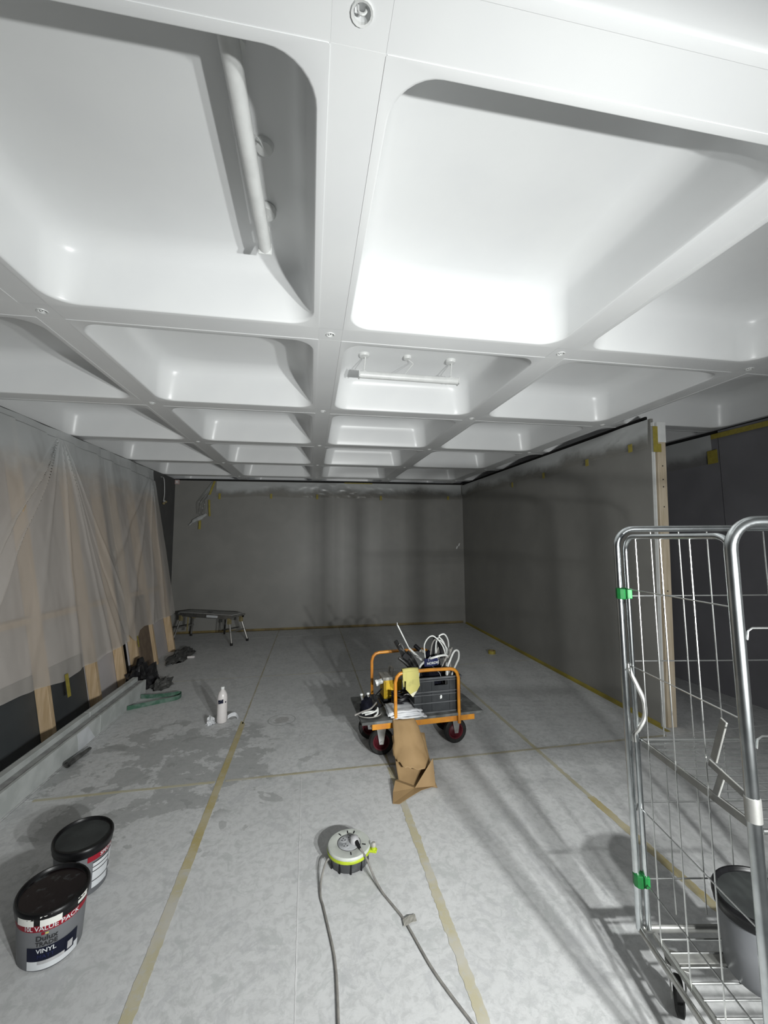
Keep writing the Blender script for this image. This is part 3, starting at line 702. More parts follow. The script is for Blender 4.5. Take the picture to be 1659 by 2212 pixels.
def wheel(a, b, sw, plate=True):
    c = T(a, b, 0); ax = (ty*math.cos(sw)+tx*math.sin(sw)).normalized(); dx = ax.cross(UZ)
    def ring(prof, n=26):
        b_ = MB(); vs = []
        for (r, t_) in prof:
            for k in range(n):
                an = 2*PI*k/n; vs.append(c+UZ*.1+dx*r*math.cos(an)+UZ*r*math.sin(an)+ax*t_)
        fs = [(i*n+k, (i+1)*n+k, (i+1)*n+(k+1) % n, i*n+(k+1) % n) for i in range(len(prof)-1) for k in range(n)]
        return b_.add(vs, fs)
    ty_ = ring([(.066, -.02), (.088, -.022), (.098, -.014), (.1, 0), (.098, .014), (.088, .022), (.066, .02), (.066, -.02)]).build('wheel', 'rubber', tc, smooth=True)
    ring([(.001, -.022), (.02, -.022), (.024, -.016), (.05, -.008), (.056, -.017), (.066, -.018), (.066, .018), (.056, .017), (.05, .008), (.024, .016), (.02, .022), (.001, .022)]).build('hub', 'hub', ty_, smooth=True)
    MB().tube([c+UZ*.1-ax*.036, c+UZ*.1+ax*.036], .01, 8).build('axle', 'steel', ty_)
    fk = MB().obox(c+UZ*.244, .05, .045, .008, dx, ax).build('caster_plate', 'steel', tc, bevel=.002)
    for s_ in (-1, 1):
        q = c+ax*s_*.03
        b_ = MB(); w0, w1 = .042, .016
        P = []
        for o_ in (-.0015, .0015):
            P.append([q+ax*o_+dx*-w1+UZ*.086, q+ax*o_+dx*w1+UZ*.086, q+ax*o_+dx*w0+UZ*.238, q+ax*o_+dx*-w0+UZ*.238])
        b_.hexa(P[0]+P[1]); b_.build('fork', 'steel', fk, bevel=.001, seg=1)
wheel(-.30, -.085, .12); wheel(.34, -.045, -.08); wheel(-.33, .2, .2); wheel(.36, .2, 0)

# crate on the trolley
cr = thing('stacking_crate', 'grey plastic stacking crate on right of the trolley', 'crate', T(.12, -.05, .33))
CW, CD, CH = .385, .285, .27
def Cc(a, b, z): return T(.125+a, -.085+b, .3285+z)
def cbox(a0, a1, b0, b1, z0, z1):
    return MB().hexa([Cc(a0, b0, z0), Cc(a1, b0, z0), Cc(a1, b1, z0), Cc(a0, b1, z0), Cc(a0, b0, z1), Cc(a1, b0, z1), Cc(a1, b1, z1), Cc(a0, b1, z1)])
hw, hd = CW/2, CD/2; b = MB()
def addc(*a):
    q = cbox(*a); b.add(q.v, q.f)
addc(-hw, hw, -hd, hd, 0, .006)
addc(-hw, hw, hd-.004, hd, .006, CH); addc(-hw, -hw+.004, -hd+.004, hd-.004, .006, CH); addc(hw-.004, hw, -hd+.004, hd-.004, .006, CH)
# near wall with its hand hole
addc(-hw, hw, -hd, -hd+.004, .006, .205); addc(-hw, -.025, -hd, -hd+.004, .205, .24); addc(.085, hw, -hd, -hd+.004, .205, .24); addc(-hw, hw, -hd, -hd+.004, .24, CH)
b.build('body', 'crate', cr)
for z0, z1, pr in ((.001, .012, .006), (.075, .083, .008), (.135, .142, .007), (.158, .166, .008), (.2405, .247, .007), (.258, .270, .012)):
    q = MB(); 
    a = cbox(-hw-pr, hw+pr, -hd-pr, -hd, z0, z1); q.add(a.v, a.f); a = cbox(-hw-pr, -hw, -hd, hd, z0, z1); q.add(a.v, a.f)
    a = cbox(hw, hw+pr, -hd, hd, z0, z1); q.add(a.v, a.f); a = cbox(-hw-pr, hw+pr, hd, hd+pr, z0, z1); q.add(a.v, a.f)
    q.build('rib', 'crate_in', cr)
for a0 in (-hw, -.13, -.05, .10, .16, hw-.006):
    cbox(a0, a0+.006, -hd-.006, -hd, .012, .258).build('rib', 'crate', cr)
MB().add([Cc(.02, -hd-.0015, .10), Cc(.035, -hd-.0015, .105), Cc(.037, -hd-.0015, .123), Cc(.028, -hd-.0015, .132), Cc(.019, -hd-.0015, .12)], [(0,1,2,3,4)]).build('paint_fleck', 'white', cr, solid=.001)

# contents of the crate (each rests on the crate floor, about z 0.34)
tb = thing('tool_bag', 'black and navy tool bag with printed badge in the crate', 'tool bag', (.98, 3.34, .34))
blob('x', 'x', (.985, 3.335, .345), .10, .085, .40, 21, .25, 26, 16).build('body', 'navy', tb, smooth=True)
MB().tube([(1.0, 3.34, .70), (1.02, 3.36, .80), (1.045, 3.36, .86), (1.07, 3.34, .80), (1.075, 3.33, .70)], .016, 8, sub=5).build('handle', 'blk', tb, smooth=True)
bd = MB().grid(8, 4, lambda u, v: (.905+.115*u, 3.238-.016*math.sin(PI*u), .665+.06*v+(.01*u))).build('badge', 'badge', tb, solid=.002)
text_mb('NORDIC', .026, lambda x, y: Vector((.972+x, 3.2155+.0015*abs(x)*40, .695+y+.09*x)), bold=.0006).build('badge_print', 'labw', bd)
MB().tube([(.935, 3.222, .71), (.94, 3.222, .735), (.95, 3.222, .745), (.965, 3.222, .735), (1.0, 3.22, .735), (1.015, 3.222, .728), (1.018, 3.222, .70), (1.012, 3.222, .68)], .0015, 5).build('badge_print', 'labw', bd)
MB().tube([(.87, 3.40, .795), (.91, 3.40, .757)], .017, 10).build('grip', 'blk', tb, smooth=True)
MB().tube([(.91, 3.40, .757), (.965, 3.39, .728)], .015, 10).build('grip_collar', 'greylid', tb, smooth=True)
st_ = thing('folded_stand', 'black folded tripod stand leaning out of the crate', 'stand', (.86, 3.33, .35))
for pts, r in (([(.695, 3.36, .85), (.77, 3.34, .71), (.93, 3.30, .36)], .017), ([(.715, 3.34, .815), (.80, 3.32, .68), (.95, 3.30, .36)], .014), ([(.708, 3.29, .73), (.80, 3.28, .64), (.96, 3.26, .36)], .013), ([(.735, 3.33, .79), (.84, 3.31, .66), (.97, 3.30, .36)], .013), ([(.79, 3.33, .77), (.86, 3.31, .66), (.98, 3.30, .36)], .012)):
    MB().tube(pts, r, 8, sub=4).build('leg', 'blkmetal', st_, smooth=True)
MB().tube([(.714, 3.335, .80), (.722, 3.325, .83), (.742, 3.325, .825), (.762, 3.325, .78)], .004, 6, sub=3).build('spring_clip', 'steel', st_)
MB().obox((.775, 3.325, .73), .03, .02, .025, (.8, 0, -.6), (0, 1, 0), (.6, 0, .8)).build('clamp', 'blk', st_, bevel=.005)
wd_ = thing('spray_lance', 'long thin white spray lance sticking out of the crate', 'lance', (1.05, 3.29, .35))
MB().tube([(.706, 3.32, .985), (.803, 3.32, .79), (.87, 3.315, .72)], .0055, 8).build('tube', 'hose', wd_, smooth=True)
MB().tube([(.80, 3.32, .795), (.964, 3.31, .62), (1.06, 3.30, .36)], .0085, 8, sub=4).build('sleeve', 'hose', wd_, smooth=True)
MB().lathe([(.004, -.012), (.008, -.008), (.008, .008), (.004, .014)], (.703, 3.32, .992), 10).build('nozzle', 'steel', wd_)
wh = thing('hose_coil', 'loosely coiled white hose rising from the crate', 'hose', (1.08, 3.3, .35))
for pts, r in (([(.95, 3.32, .60), (.933, 3.31, .72), (.924, 3.3, .804), (.934, 3.3, .841), (.959, 3.3, .874), (.988, 3.3, .888), (1.016, 3.3, .879), (1.06, 3.3, .835), (1.091, 3.3, .78), (1.105, 3.3, .70), (1.11, 3.3, .5)], .0055),
               ([(1.04, 3.34, .60), (1.035, 3.34, .80), (1.058, 3.33, .871), (1.083, 3.33, .89), (1.112, 3.33, .888), (1.136, 3.33, .848), (1.143, 3.33, .786), (1.14, 3.32, .6)], .0065),
               ([(1.052, 3.31, .876), (1.076, 3.31, .855), (1.096, 3.31, .824), (1.115, 3.31, .769), (1.118, 3.31, .70), (1.10, 3.30, .5)], .006),
               ([(1.045, 3.31, .85), (1.068, 3.30, .845), (1.105, 3.30, .80), (1.127, 3.30, .74), (1.12, 3.30, .55)], .005),
               ([(.85, 3.25, .52), (.868, 3.25, .648), (.898, 3.25, .69), (.942, 3.235, .721), (.994, 3.21, .743), (1.046, 3.22, .749), (1.098, 3.25, .737), (1.13, 3.28, .68), (1.14, 3.3, .5)], .0085),
               ([(1.085, 3.23, .52), (1.094, 3.22, .654), (1.115, 3.22, .708), (1.144, 3.22, .766), (1.169, 3.22, .784), (1.189, 3.22, .768), (1.187, 3.22, .719), (1.166, 3.22, .676), (1.135, 3.23, .6), (1.12, 3.24, .5)], .008)):
    MB().tube(pts, r, 8, sub=5).build('loop', 'hose', wh, smooth=True)
gc = thing('dark_cable', 'dark grey cable bundle at right side of the crate', 'cable', (1.1, 3.3, .35))
for pts in ([(.98, 3.33, .70), (1.0, 3.34, .80), (1.03, 3.35, .845), (1.06, 3.34, .82), (1.06, 3.33, .70)], [(1.02, 3.33, .68), (1.05, 3.34, .77), (1.08, 3.34, .80), (1.10, 3.33, .75), (1.10, 3.32, .6)], [(1.045, 3.24, .64), (1.085, 3.25, .71), (1.12, 3.25, .74), (1.145, 3.25, .80)], [(1.13, 3.24, .62), (1.12, 3.24, .70), (1.13, 3.25, .79)]):
    MB().tube(pts, .006, 7, sub=5).build('strand', 'grey_cable', gc, smooth=True)
o = MB().tube([(.845, 3.28, .745), (.93, 3.275, .703), (1.04, 3.26, .60), (1.10, 3.25, .4)], .004, 6).build('thin_rod', 'steel', smooth=True); tag(o, 'thin steel rod across the front of the crate', 'rod')

# yellow site transformer
ts = thing('site_transformer', 'yellow site transformer box with grey lid behind near trolley hoop', 'transformer', T(-.155, .1, .33))
def Tb(a0, a1, b0, b1, z0, z1): 
    return MB().hexa([T(a0, b0, z0), T(a1, b0, z0), T(a1, b1, z0), T(a0, b1, z0), T(a0, b0, z1), T(a1, b0, z1), T(a1, b1, z1), T(a0, b1, z1)])
Tb(-.245, -.075, .06, .22, .33, .36).build('base', 'blk', ts, bevel=.004)
Tb(-.24, -.08, .065, .215, .36, .51).build('casing', 'trafo', ts, bevel=.006)
for k in range(4):
    Tb(-.225+k*.04, -.205+k*.04, .058, .066, .375, .495).build('casing_rib', 'trafo', ts, bevel=.003)
Tb(-.25, -.07, .055, .225, .51, .535).build('lid', 'greylid', ts, bevel=.006)
MB().tube([T(-.16, .09, .53), T(-.16, .09, .575), T(-.15, .11, .59), T(-.15, .17, .59), T(-.16, .19, .575), T(-.16, .19, .53)], .009, 8, sub=2).build('carry_handle', 'greylid', ts, smooth=True)
sk = MB().tube([T(-.24, .10, .50), T(-.295, .10, .485)], .022, 12).build('socket', 'white', ts, smooth=True)
MB().tube([T(-.285, .10, .488), T(-.302, .10, .483)], .027, 14).build('socket_flap', 'white', sk, smooth=True)
MB().tube([T(-.25, .09, .44), T(-.30, .08, .40), T(-.34, .07, .37), T(-.33, .03, .34)], .006, 6, sub=4).build('lead', 'blk', ts, smooth=True)
# drill-like black tool with cable on the near left corner of the deck
pt = thing('power_tool', 'black power tool with chrome prongs and coiled cable on trolley corner', 'power tool', T(-.43, -.14, .33))
blob('x', 'x', T(-.42, -.12, .328), .052, .055, .13, 31, .25).build('body', 'navy', pt, smooth=True)
for a, zt in ((-.462, .475), (-.41, .478)):
    pr = MB().tube([T(a+.012, -.12, .43), T(a+.005, -.12, .455), T(a, -.12, zt)], .010, 8).build('prong', 'steel', pt, smooth=True)
    MB().lathe([(.006, 0), (.012, .002), (.012, .01), (.006, .013)], T(a, -.12, zt-.002), 10).build('tip', 'white', pr)
ds = MB().lathe([(.02, .0), (.075, .004), (.088, .014), (.09, .022), (.084, .020), (.07, .012), (.02, .008)], T(-.41, -.17, .329), 26, sy=.85).build('dish', 'charcoal', pt, smooth=True)
MB().lathe([(.088, .016), (.0915, .021), (.088, .024)], T(-.41, -.17, .329), 26, sy=.85, cap0=False, cap1=False).build('dish_rim', 'greylid', ds)
for k, (pts) in enumerate(([T(-.53, -.20, .36), T(-.47, -.19, .375), T(-.40, -.17, .385), T(-.34, -.10, .40)], [T(-.47, -.18, .36), T(-.42, -.20, .375), T(-.36, -.19, .37), T(-.34, -.14, .365)], [T(-.45, -.205, .358), T(-.40, -.215, .37), T(-.36, -.20, .38), T(-.345, -.17, .385), T(-.355, -.21, .36), T(-.385, -.235, .35)])):
    MB().tube(pts, .0065, 7, sub=6).build('cable_loop', 'hose' if k else 'grey_cable', pt, smooth=True)
bc = thing('black_cable_coil', 'coil of black cable between transformer and crate', 'cable', T(-.1, -.05, .33))
for k in range(6):
    pts = [T(-.13+.07*math.cos(2*PI*i/16+k), -.06+.06*math.sin(2*PI*i/16+k), .345+.02*k+.012*math.sin(2*PI*i/16*2+k)) for i in range(16)]
    MB().tube(pts, .009, 7, closed=True, sub=2).build('turn', 'blk', bc, smooth=True)
MB().tube([T(-.16, -.1, .40), T(-.10, -.11, .445), T(-.06, -.12, .43), T(-.07, -.13, .37)], .005, 6, sub=5).build('turn', 'grey_cable', bc, smooth=True)
o = blob('x', 'x', T(-.345, 0.06, .328), .075, .11, .07, 41, .5).build('black_sack', 'blackbag', smooth=True); tag(o, 'slumped black sack in the middle of the trolley deck', 'sack')
# folded white dust sheet on the near edge of the deck
def fold_layer(z0, z1, dx_, dy_, k):
    def f(u, v):
        a = -.255+dx_+.235*u+(.012*fnoise(v*3, k)); bb = -.265+dy_+.20*v+.008*fnoise(u*3, k)
        return T(a+.03*(1-v)*(u-.5), bb-.01*math.sin(PI*u), z1+.006*fnoise(u*4+k, v*4)+(.004 if .1 < u < .9 else -.004))
    b_ = MB().grid(14, 10, f); return b_
ws = thing('folded_dust_sheet', 'folded white dust sheet on near edge of the trolley deck', 'dust sheet', T(-.14, -.2, .33))
for k, (zz, dx_, dy_) in enumerate(((.338, .02, -.02), (.350, .005, -.005), (.362, -.01, .005), (.374, -.005, .008))):
    o = fold_layer(zz-.01, zz, dx_, dy_, k*3.3).build('fold', 'paper', ws, smooth=True); md = o.modifiers.new('thickness', 'SOLIDIFY'); md.thickness = .009; md.offset = -1
# yellow cloth over the near hoop
cl = thing('cleaning_cloth', 'grubby yellow cleaning cloth draped over near trolley hoop', 'cloth', T(-.1, -.27, .6))
def fcl(outl, off, name, mt):
    b_ = MB(); n_ = len(outl); b_.add([T(a, off, z) for a, z in outl], [tuple(range(n_))]); o = b_.build(name, mt, cl, solid=.004); return o
fcl([(-.148, .672), (-.048, .676), (-.045, .62), (-.040, .565), (-.065, .525), (-.098, .485), (-.125, .515), (-.152, .545), (-.150, .60)], -.288, 'front_flap', 'cloth')
fcl([(-.064, .527), (-.098, .485), (-.118, .506), (-.085, .522)], -.2915, 'worn_tip', 'cloth_tip')
fcl([(-.175, .668), (-.14, .674), (-.14, .60), (-.172, .61)], -.286, 'side_flap', 'cloth')
fcl([(-.175, .668), (-.05, .676), (-.055, .56), (-.16, .55)], -.250, 'back_flap', 'cloth')
def fbar(u, v):
    a = -.175+.127*u; an = PI*(v)-.0; return T(a, -.268-.019*math.cos(an), .669+.004*math.sin(u*3)+.021*math.sin(an))
MB().grid(10, 8, fbar).build('saddle', 'cloth', cl, smooth=True, solid=.004)
# brown paper hanging from the deck to the floor
kp = thing('kraft_paper', 'torn brown kraft paper sheet hanging from trolley deck to floor', 'paper', (.70, 2.95, 0))
def fk(u, v):
    # rolled cone of paper, u around, v downward
    path = [(.700, 3.118, .335), (.712, 3.05, .26), (.715, 2.99, .17), (.722, 2.93, .09), (.720, 2.88, .035)]
    P = [Vector(p) for p in path]; t = v*(len(P)-1); i = min(int(t), len(P)-2); c = P[i].lerp(P[i+1], t-i)
    half = .080+.068*min(1, v*1.05); dep = .028+.05*v
    an = PI*(-.08+1.16*u)
    k = 1+.07*fnoise(u*3.1, v*3)+.13*(abs(fnoise(u*4.3+2, v*3.7))-.2)+.05*abs(fnoise(u*9, v*8))
    x = c.x-half*math.cos(an)*k; y = c.y-dep*math.sin(an)*k*(1+.25*fnoise(u*5, v*2.2)); z = c.z+.035*math.sin(an)*v
    return (x, y, z)
def torn(u): return .04+.34*(1-u)+.05*math.sin(u*9+.5)+.055*fnoise(u*16, 2.2)+.025*fnoise(u*40, 5)
def fk2(u, v):
    lim = 1-torn(u)*max(0, 1-max(0, u-.80)*5)
    return fk(u, v*lim)
MB().grid(44, 22, fk2).build('hanging_sheet', 'kraft', kp, smooth=True, solid=.0015)
# back layer that reaches the floor, plus the tongue lying on the boards
def fk3(u, v):
    x = .60+.245*u+.01*v; y = 3.05-.235*v+.02*math.sin(PI*u)*v; z = .24*(1-v)**1.6+.003
    
    return (x, y-.035*u*v, z+.012*fnoise(u*4, v*3)*(1-v))
MB().grid(14, 10, fk3).build('back_layer', 'kraft', kp, smooth=True, solid=.0015)
tongue = [(.845, 2.845, .16), (.848, 2.80, .003), (.80, 2.775, .012), (.735, 2.75, .016), (.66, 2.715, .008), (.565, 2.655, .004), (.525, 2.668, .003), (.545, 2.76, .02), (.575, 2.83, .05), (.595, 2.86, .04), (.70, 2.835, .006), (.79, 2.83, .03), (.835, 2.86, .13)]
b_ = MB(); c_ = Vector((.70, 2.79, .012)); b_.add(tongue+[c_], [(i, (i+1) % len(tongue), len(tongue)) for i in range(len(tongue))])
b_.build('floor_tongue', 'kraft', kp, solid=.0015)

# ------------------------------------------------------------------ cable reel in the foreground
rc = Vector((.211, 2.262, 0)); HR = .082
re = thing('cable_reel', 'round cable reel with pale top and lime rim on floor', 'cable reel', rc)
MB().lathe([(.092, 0), (.100, .004), (.104, .03), (.106, HR-.030)], rc, 36).build('casing', 'charcoal', re, smooth=True)
for k in range(5):
    a = -PI/2+(-1.1+.55*k); d_ = Vector((math.cos(a), math.sin(a), 0))
    MB().obox(rc+d_*.1045+UZ*.026, .0025, .004, .024, d_, Vector((-d_.y, d_.x, 0))).build('casing_rib', 'blk', re, bevel=.001, seg=1)
MB().lathe([(.100, HR-.031), (.112, HR-.030), (.1135, HR-.026), (.1135, HR-.018), (.112, HR-.016), (.10, HR-.015)], rc, 40).build('lime_rim', 'lime', re, smooth=True)
tp = MB().lathe([(.1105, HR-.016), (.112, HR-.012), (.111, HR-.006), (.107, HR-.002), (.06, HR), (.058, HR-.001)], rc, 40).build('top_disc', 'reelgrey', re, smooth=True)
hubp = MB().lathe([(.060, HR-.003), (.0585, HR+.001), (.054, HR+.003), (.001, HR+.0035)], rc, 32).build('socket_plate', 'reelhub', re, smooth=True)
MB().lathe([(.0590, HR-.001), (.0605, HR+.0015), (.062, HR-.001)], rc, 36, cap0=False, cap1=False).build('groove', 'blk', tp)
for a in (PI*.68, PI*.5, PI*.36, -PI*.11, -PI*.49):
    d_ = Vector((math.cos(a), math.sin(a), 0)); e_ = Vector((-d_.y, d_.x, 0))
    MB().obox(rc+d_*.079+UZ*(HR+.0005), .0095, .0024, .001, d_, e_).build('slot', 'blk', tp)
for (a, q) in ((PI*.80, .034), (-PI*.72, .030), (PI*.42, .035)):
    c0 = rc+Vector((math.cos(a), math.sin(a), 0))*q+UZ*(HR+.004)
    s0 = MB().lathe([(.020, -.001), (.0185, .0005), (.001, .0006)], c0, 16).build('socket', 'reelhub', hubp)
    for dx_, dy_ in ((0, .008), (-.008, -.005), (.008, -.005)):
        MB().obox(c0+Vector((dx_, dy_, .0008)), .0035, .0018, .0006, (1, .3, 0), (-.3, 1, 0)).build('pin_hole', 'ink', s0)
kb = MB().obox(rc+Vector((.118, -.045, HR-.022)), .022, .014, .006, Vector((.93, -.36, 0)), Vector((.36, .93, 0))).build('lug', 'lime', re, bevel=.004)
MB().lathe([(.0125, 0), (.0125, .012), (.010, .014)], rc+Vector((.122, -.047, HR-.016)), 14).build('knob_base', 'lime', kb, smooth=True)
MB().lathe([(.0115, 0), (.0120, .014), (.008, .019)], rc+Vector((.122, -.047, HR-.002)), 14).build('winding_knob', 'greylid', kb, smooth=True)
pg = thing('mains_plug', 'grey round plug in reel with its cable running towards the viewer', 'plug', rc+Vector((.03, -.012, HR)))
MB().lathe([(.024, .004), (.025, .010), (.021, .026), (.012, .032), (.001, .033)], rc+Vector((.028, -.006, HR)), 18).build('body', 'plug', pg, smooth=True)
c0 = rc+Vector((.028, -.006, HR))
MB().tube([c0+Vector((.008, -.018, .014)), c0+Vector((.016, -.038, .010)), c0+Vector((.024, -.058, .004))], [.011, .009, .006], 8).build('strain_relief', 'blk', pg, smooth=True)
MB().tube([c0+Vector((.022, -.054, .006)), (.290, 2.15, .066), (.315, 2.09, .028), (.345, 2.02, .006), (.372, 1.96, .0055), (.409, 1.877, .0055), (.426, 1.819, .0055), (.468, 1.657, .0055), (.512, 1.54, .0055), (.565, 1.42, .0055), (.64, 1.25, .0055)], .0052, 8, sub=5).build('cable', 'grey_cable', pg, smooth=True)
o = MB().tube([rc+Vector((-.100, -.03, .042)), (.092, 2.208, .043), (.074, 2.165, .030), (.062, 2.115, .012), (.060, 2.05, .0055), (.070, 2.0, .0055), (.088, 1.89, .0055), (.105, 1.779, .0055), (.110, 1.69, .0055), (.109, 1.60, .0055), (.106, 1.5, .0055), (.10, 1.3, .0055)], .0052, 8, sub=5).build('supply_cable', 'grey_cable', smooth=True)
tag(o, 'dusty grey cable leaving left side of reel towards the viewer', 'cable')
# scrap of grey tape on the cable
o = MB().grid(6, 3, lambda u, v: (.405+.06*u, 1.83+.035*v+.02*u, .012-.010*abs(u-.4)+.003*fnoise(u*5, v*4))).build('tape_scrap', 'greylid', solid=.001); tag(o, 'torn grey tape scrap stuck on the plug cable', 'tape')

# ------------------------------------------------------------------ oval paint tubs
def tub(name, label, c, la, h, wet=False, art=0, lidmat='lidtop', A_=.146, B_=.121):
    c = Vector(c); t = thing(name, label, 'paint tub', c)
    sy = B_/A_
    def sf(th, z, off=0):   # surface point: th measured from the side facing the camera
        k = .90+.10*z/h; a, bb = A_*k*.965+off, B_*k*.965+off
        d = Vector((math.cos(th), math.sin(th), 0)); ca, sa = math.cos(-la), math.sin(-la)
        lxv = Vector((d.x*ca-d.y*sa, d.x*sa+d.y*ca, 0)); q = 1/math.sqrt((lxv.x/a)**2+(lxv.y/bb)**2)
        return c+d*q+UZ*z
    MB().lathe([(A_*.965*(.86), .0), (A_*.965*.90, .006), (A_*.965*(.90+.10*.5), h*.5), (A_*.965, h)], c, 44, sy=sy, rz=la, cap1=False).build('body', 'tubgrey', t, smooth=True)
    ld = MB().lathe([(A_*.965, h-.030), (A_*1.0, h-.030), (A_*1.01, h-.012), (A_*1.03, h-.008), (A_*1.03, h+.004), (A_*1.0, h+.010), (A_*.955, h+.010), (A_*.935, h+.004), (A_*.915, h-.002), (A_*.90, h-.003)], c, 44, sy=sy, rz=la, cap0=False, cap1=False).build('lid_rim', 'lid', t, smooth=True)
    MB().lathe([(A_*.90, h-.003), (A_*.5, h-.002), (.001, h-.002)], c, 44, sy=sy, rz=la, cap0=False, cap1=False).build('lid_panel', 'lidwet' if wet else lidmat, ld, smooth=True)
    def patch(nm, th0, th1, z0, z1, mt, off=.0012, par=t, n_=24):
        return MB().grid(n_, 2, lambda u, v: sf(th0+(th1-th0)*u, z0+(z1-z0)*v, off)).build(nm, mt, par, smooth=True)
    def word(s_, th, z, size, mt, par, off=.0026, bold=0, slope=0):
        r_ = .125
        return text_mb(s_, size, lambda x, y: sf(th+x/r_, z+y+slope*x, off), bold=bold).build('print', mt, par)
    if art == 1:
        th = math.atan2(-c.y, -c.x)+.0
        bd_ = patch('red_band', th-1.5, th+1.5, h-.058, h-.033, 'red', n_=40)
        word('10L VALUE PACK', th-.02, h-.0455, .0235, 'labw', bd_, bold=.0004)
        word('Dulux', th-.10, h-.083, .026, 'ink', t, bold=.0006); word('TRADE', th-.10, h-.104, .021, 'ink', t, bold=.0005)
        patch('flag_mark', th-.13, th-.05, h-.069, h-.062, 'cloth', .0020, n_=4); patch('flag_mark', th-.22, th-.14, h-.070, h-.060, 'red', .0020, n_=4)
        nb = patch('navy_label', th-.62, th+.72, h-.165, h-.116, 'labn', .0014, n_=30)
        word('VINYL', th-.10, h-.129, .022, 'labw', nb, bold=.0004); word('MATT', th-.10, h-.150, .020, 'badge', nb)
        lw = patch('white_label', th-.62, th+.78, .010, h-.166, 'labw', .0014, n_=30)
        patch('label_swatch', th-.3, th+.55, h-.178, h-.166, 'plug', .0022, lw); patch('label_swatch', th+.36, th+.62, h-.176, h-.135, 'labn', .0024, lw, 8); patch('label_swatch', th+.42, th+.57, h-.170, h-.142, 'plug', .0032, lw, 8)
        # white paint run over the rim
        patch('paint_run', th-.25, th+.22, h-.034, h+.004, 'spill', .0088, ld); patch('paint_run', th-.95, th-.4, h-.030, h-.004, 'spill', .0088, ld); patch('paint_run', th+.6, th+.95, h-.020, h+.002, 'spill', .0088, ld, 10)
    if art == 2:
        th = math.atan2(-c.y, -c.x)
        bd_ = patch('red_band', th+.15, th+1.75, h-.058, h-.033, 'red', n_=30)
        word('SPECIAL', th+.86, h-.0455, .0225, 'labw', bd_, bold=.0004)
        lw = patch('white_label', th+.32, th+.98, .03, h-.070, 'labw', .0014, n_=18)
        for zz in (h-.068, h-.088, h-.108, h-.150): patch('label_line', th+.32, th+.98, zz-.002, zz+.002, 'ink', .0022, lw, 12)
        patch('label_swatch', th+1.02, th+1.42, h-.12, h-.066, 'labw', .0014)
        patch('label_swatch', th+1.05, th+1.3, .05, .065, 'labw', .0014)
    return t
tub('paint_tub', 'nearest paint tub with smeared wet lid and white paint run', (-1.035, 2.035, 0), math.radians(127), .208, True, 1)
tub('paint_tub', 'paint tub with dusty charcoal lid standing behind the smeared one', (-1.085, 2.362, 0), math.radians(124), .212, False, 2)

# ------------------------------------------------------------------ roll cage on the right
P1 = Vector((1.216, 1.45, 0)); P2 = Vector((1.115, .915, 0)); g1 = (P2-P1).normalized(); GL = (P2-P1).length
g2 = Vector((.984, -.178, 0)).normalized(); GW = .70
cg = thing('roll_cage', 'galvanised wire roll cage with green clips at right edge', 'roll cage', P1)
def G(a, b, z): return P1+g2*a+g1*b+UZ*z
def frame_tube(f, w_, z0, z1, r, rc_=.07, z1b=None):
    z1b = z1 if z1b is None else z1b; P = [f(0, z0)]
    P += [f(rc_*(1-math.cos(k*PI/16)), z1-rc_*(1-math.sin(k*PI/16))) for k in range(9)]
    P += [f(w_-rc_*(1-math.sin(k*PI/16)), z1b-rc_*(1-math.cos(k*PI/16))) for k in range(9)]
    return MB().tube(P+[f(w_, z0)], r, 12)
def wires_v(par, f, xs, z0, z1s, r=.0026):
    for x, zt in zip(xs, z1s):
        MB().tube([f(x, z0), f(x, zt)], r, 6).build('wire', 'wire', par, smooth=True)
def wires_h(par, f, x0, x1, zs, r=.0026, dz=0):
    for z in zs:
        MB().tube([f(x0, z-.03), f(x0+.004, z-.008), f(x0+.016, z), f(x1-.016, z+dz), f(x1-.004, z-.008+dz), f(x1, z-.03+dz)], r, 6).build('wire', 'wire', par, smooth=True)
# far panel (A)
fA = lambda a, z: G(a, 0, z)
pa = frame_tube(fA, GW, .19, 1.675, .0125).build('far_panel', 'chrome', cg, smooth=True)
wires_v(pa, lambda a, z: G(a, .002, z), [.137+.114*k for k in range(5)], .24, [1.662]*5)
wires_h(pa, lambda a, z: G(a, -.004, z), .018, GW-.018, (1.408, 1.155, .632, .36))
# left panel (B): hinged gate
fB = lambda b_, z: G(.026, .012+b_, z)
pb = frame_tube(fB, GL-.034, .20, 1.642, .0095, .06, 1.632).build('side_panel', 'chrome', cg, smooth=True)
wires_v(pb, lambda b_, z: G(.026, .012+b_, z), [.07, .21, .348], .2, [1.636, 1.634, 1.632])
for z in (1.438, 1.142, .622, .362):
    MB().tube([G(.022, .015, z), G(.022, GL-.03, z-.003)], .0024, 6).build('wire', 'wire', pb, smooth=True)
# near panel (C)
fC = lambda a, z: G(a, GL, z)
pc = frame_tube(fC, GW, .12, 1.668, .0155, .075).build('near_panel', 'chrome', cg, smooth=True)
wires_v(pc, lambda a, z: G(a, GL+.002, z), [.115*k for k in range(1, 6)], .24, [1.652]*5)
wires_h(pc, lambda a, z: G(a, GL-.004, z), .026, GW-.026, (1.385, 1.11, .80, .42))
MB().lathe([(.0157, -.03), (.0178, -.028), (.0178, .028), (.0157, .03)], G(0, GL, .935), 16).build('collar', 'zinc', pc, smooth=True)
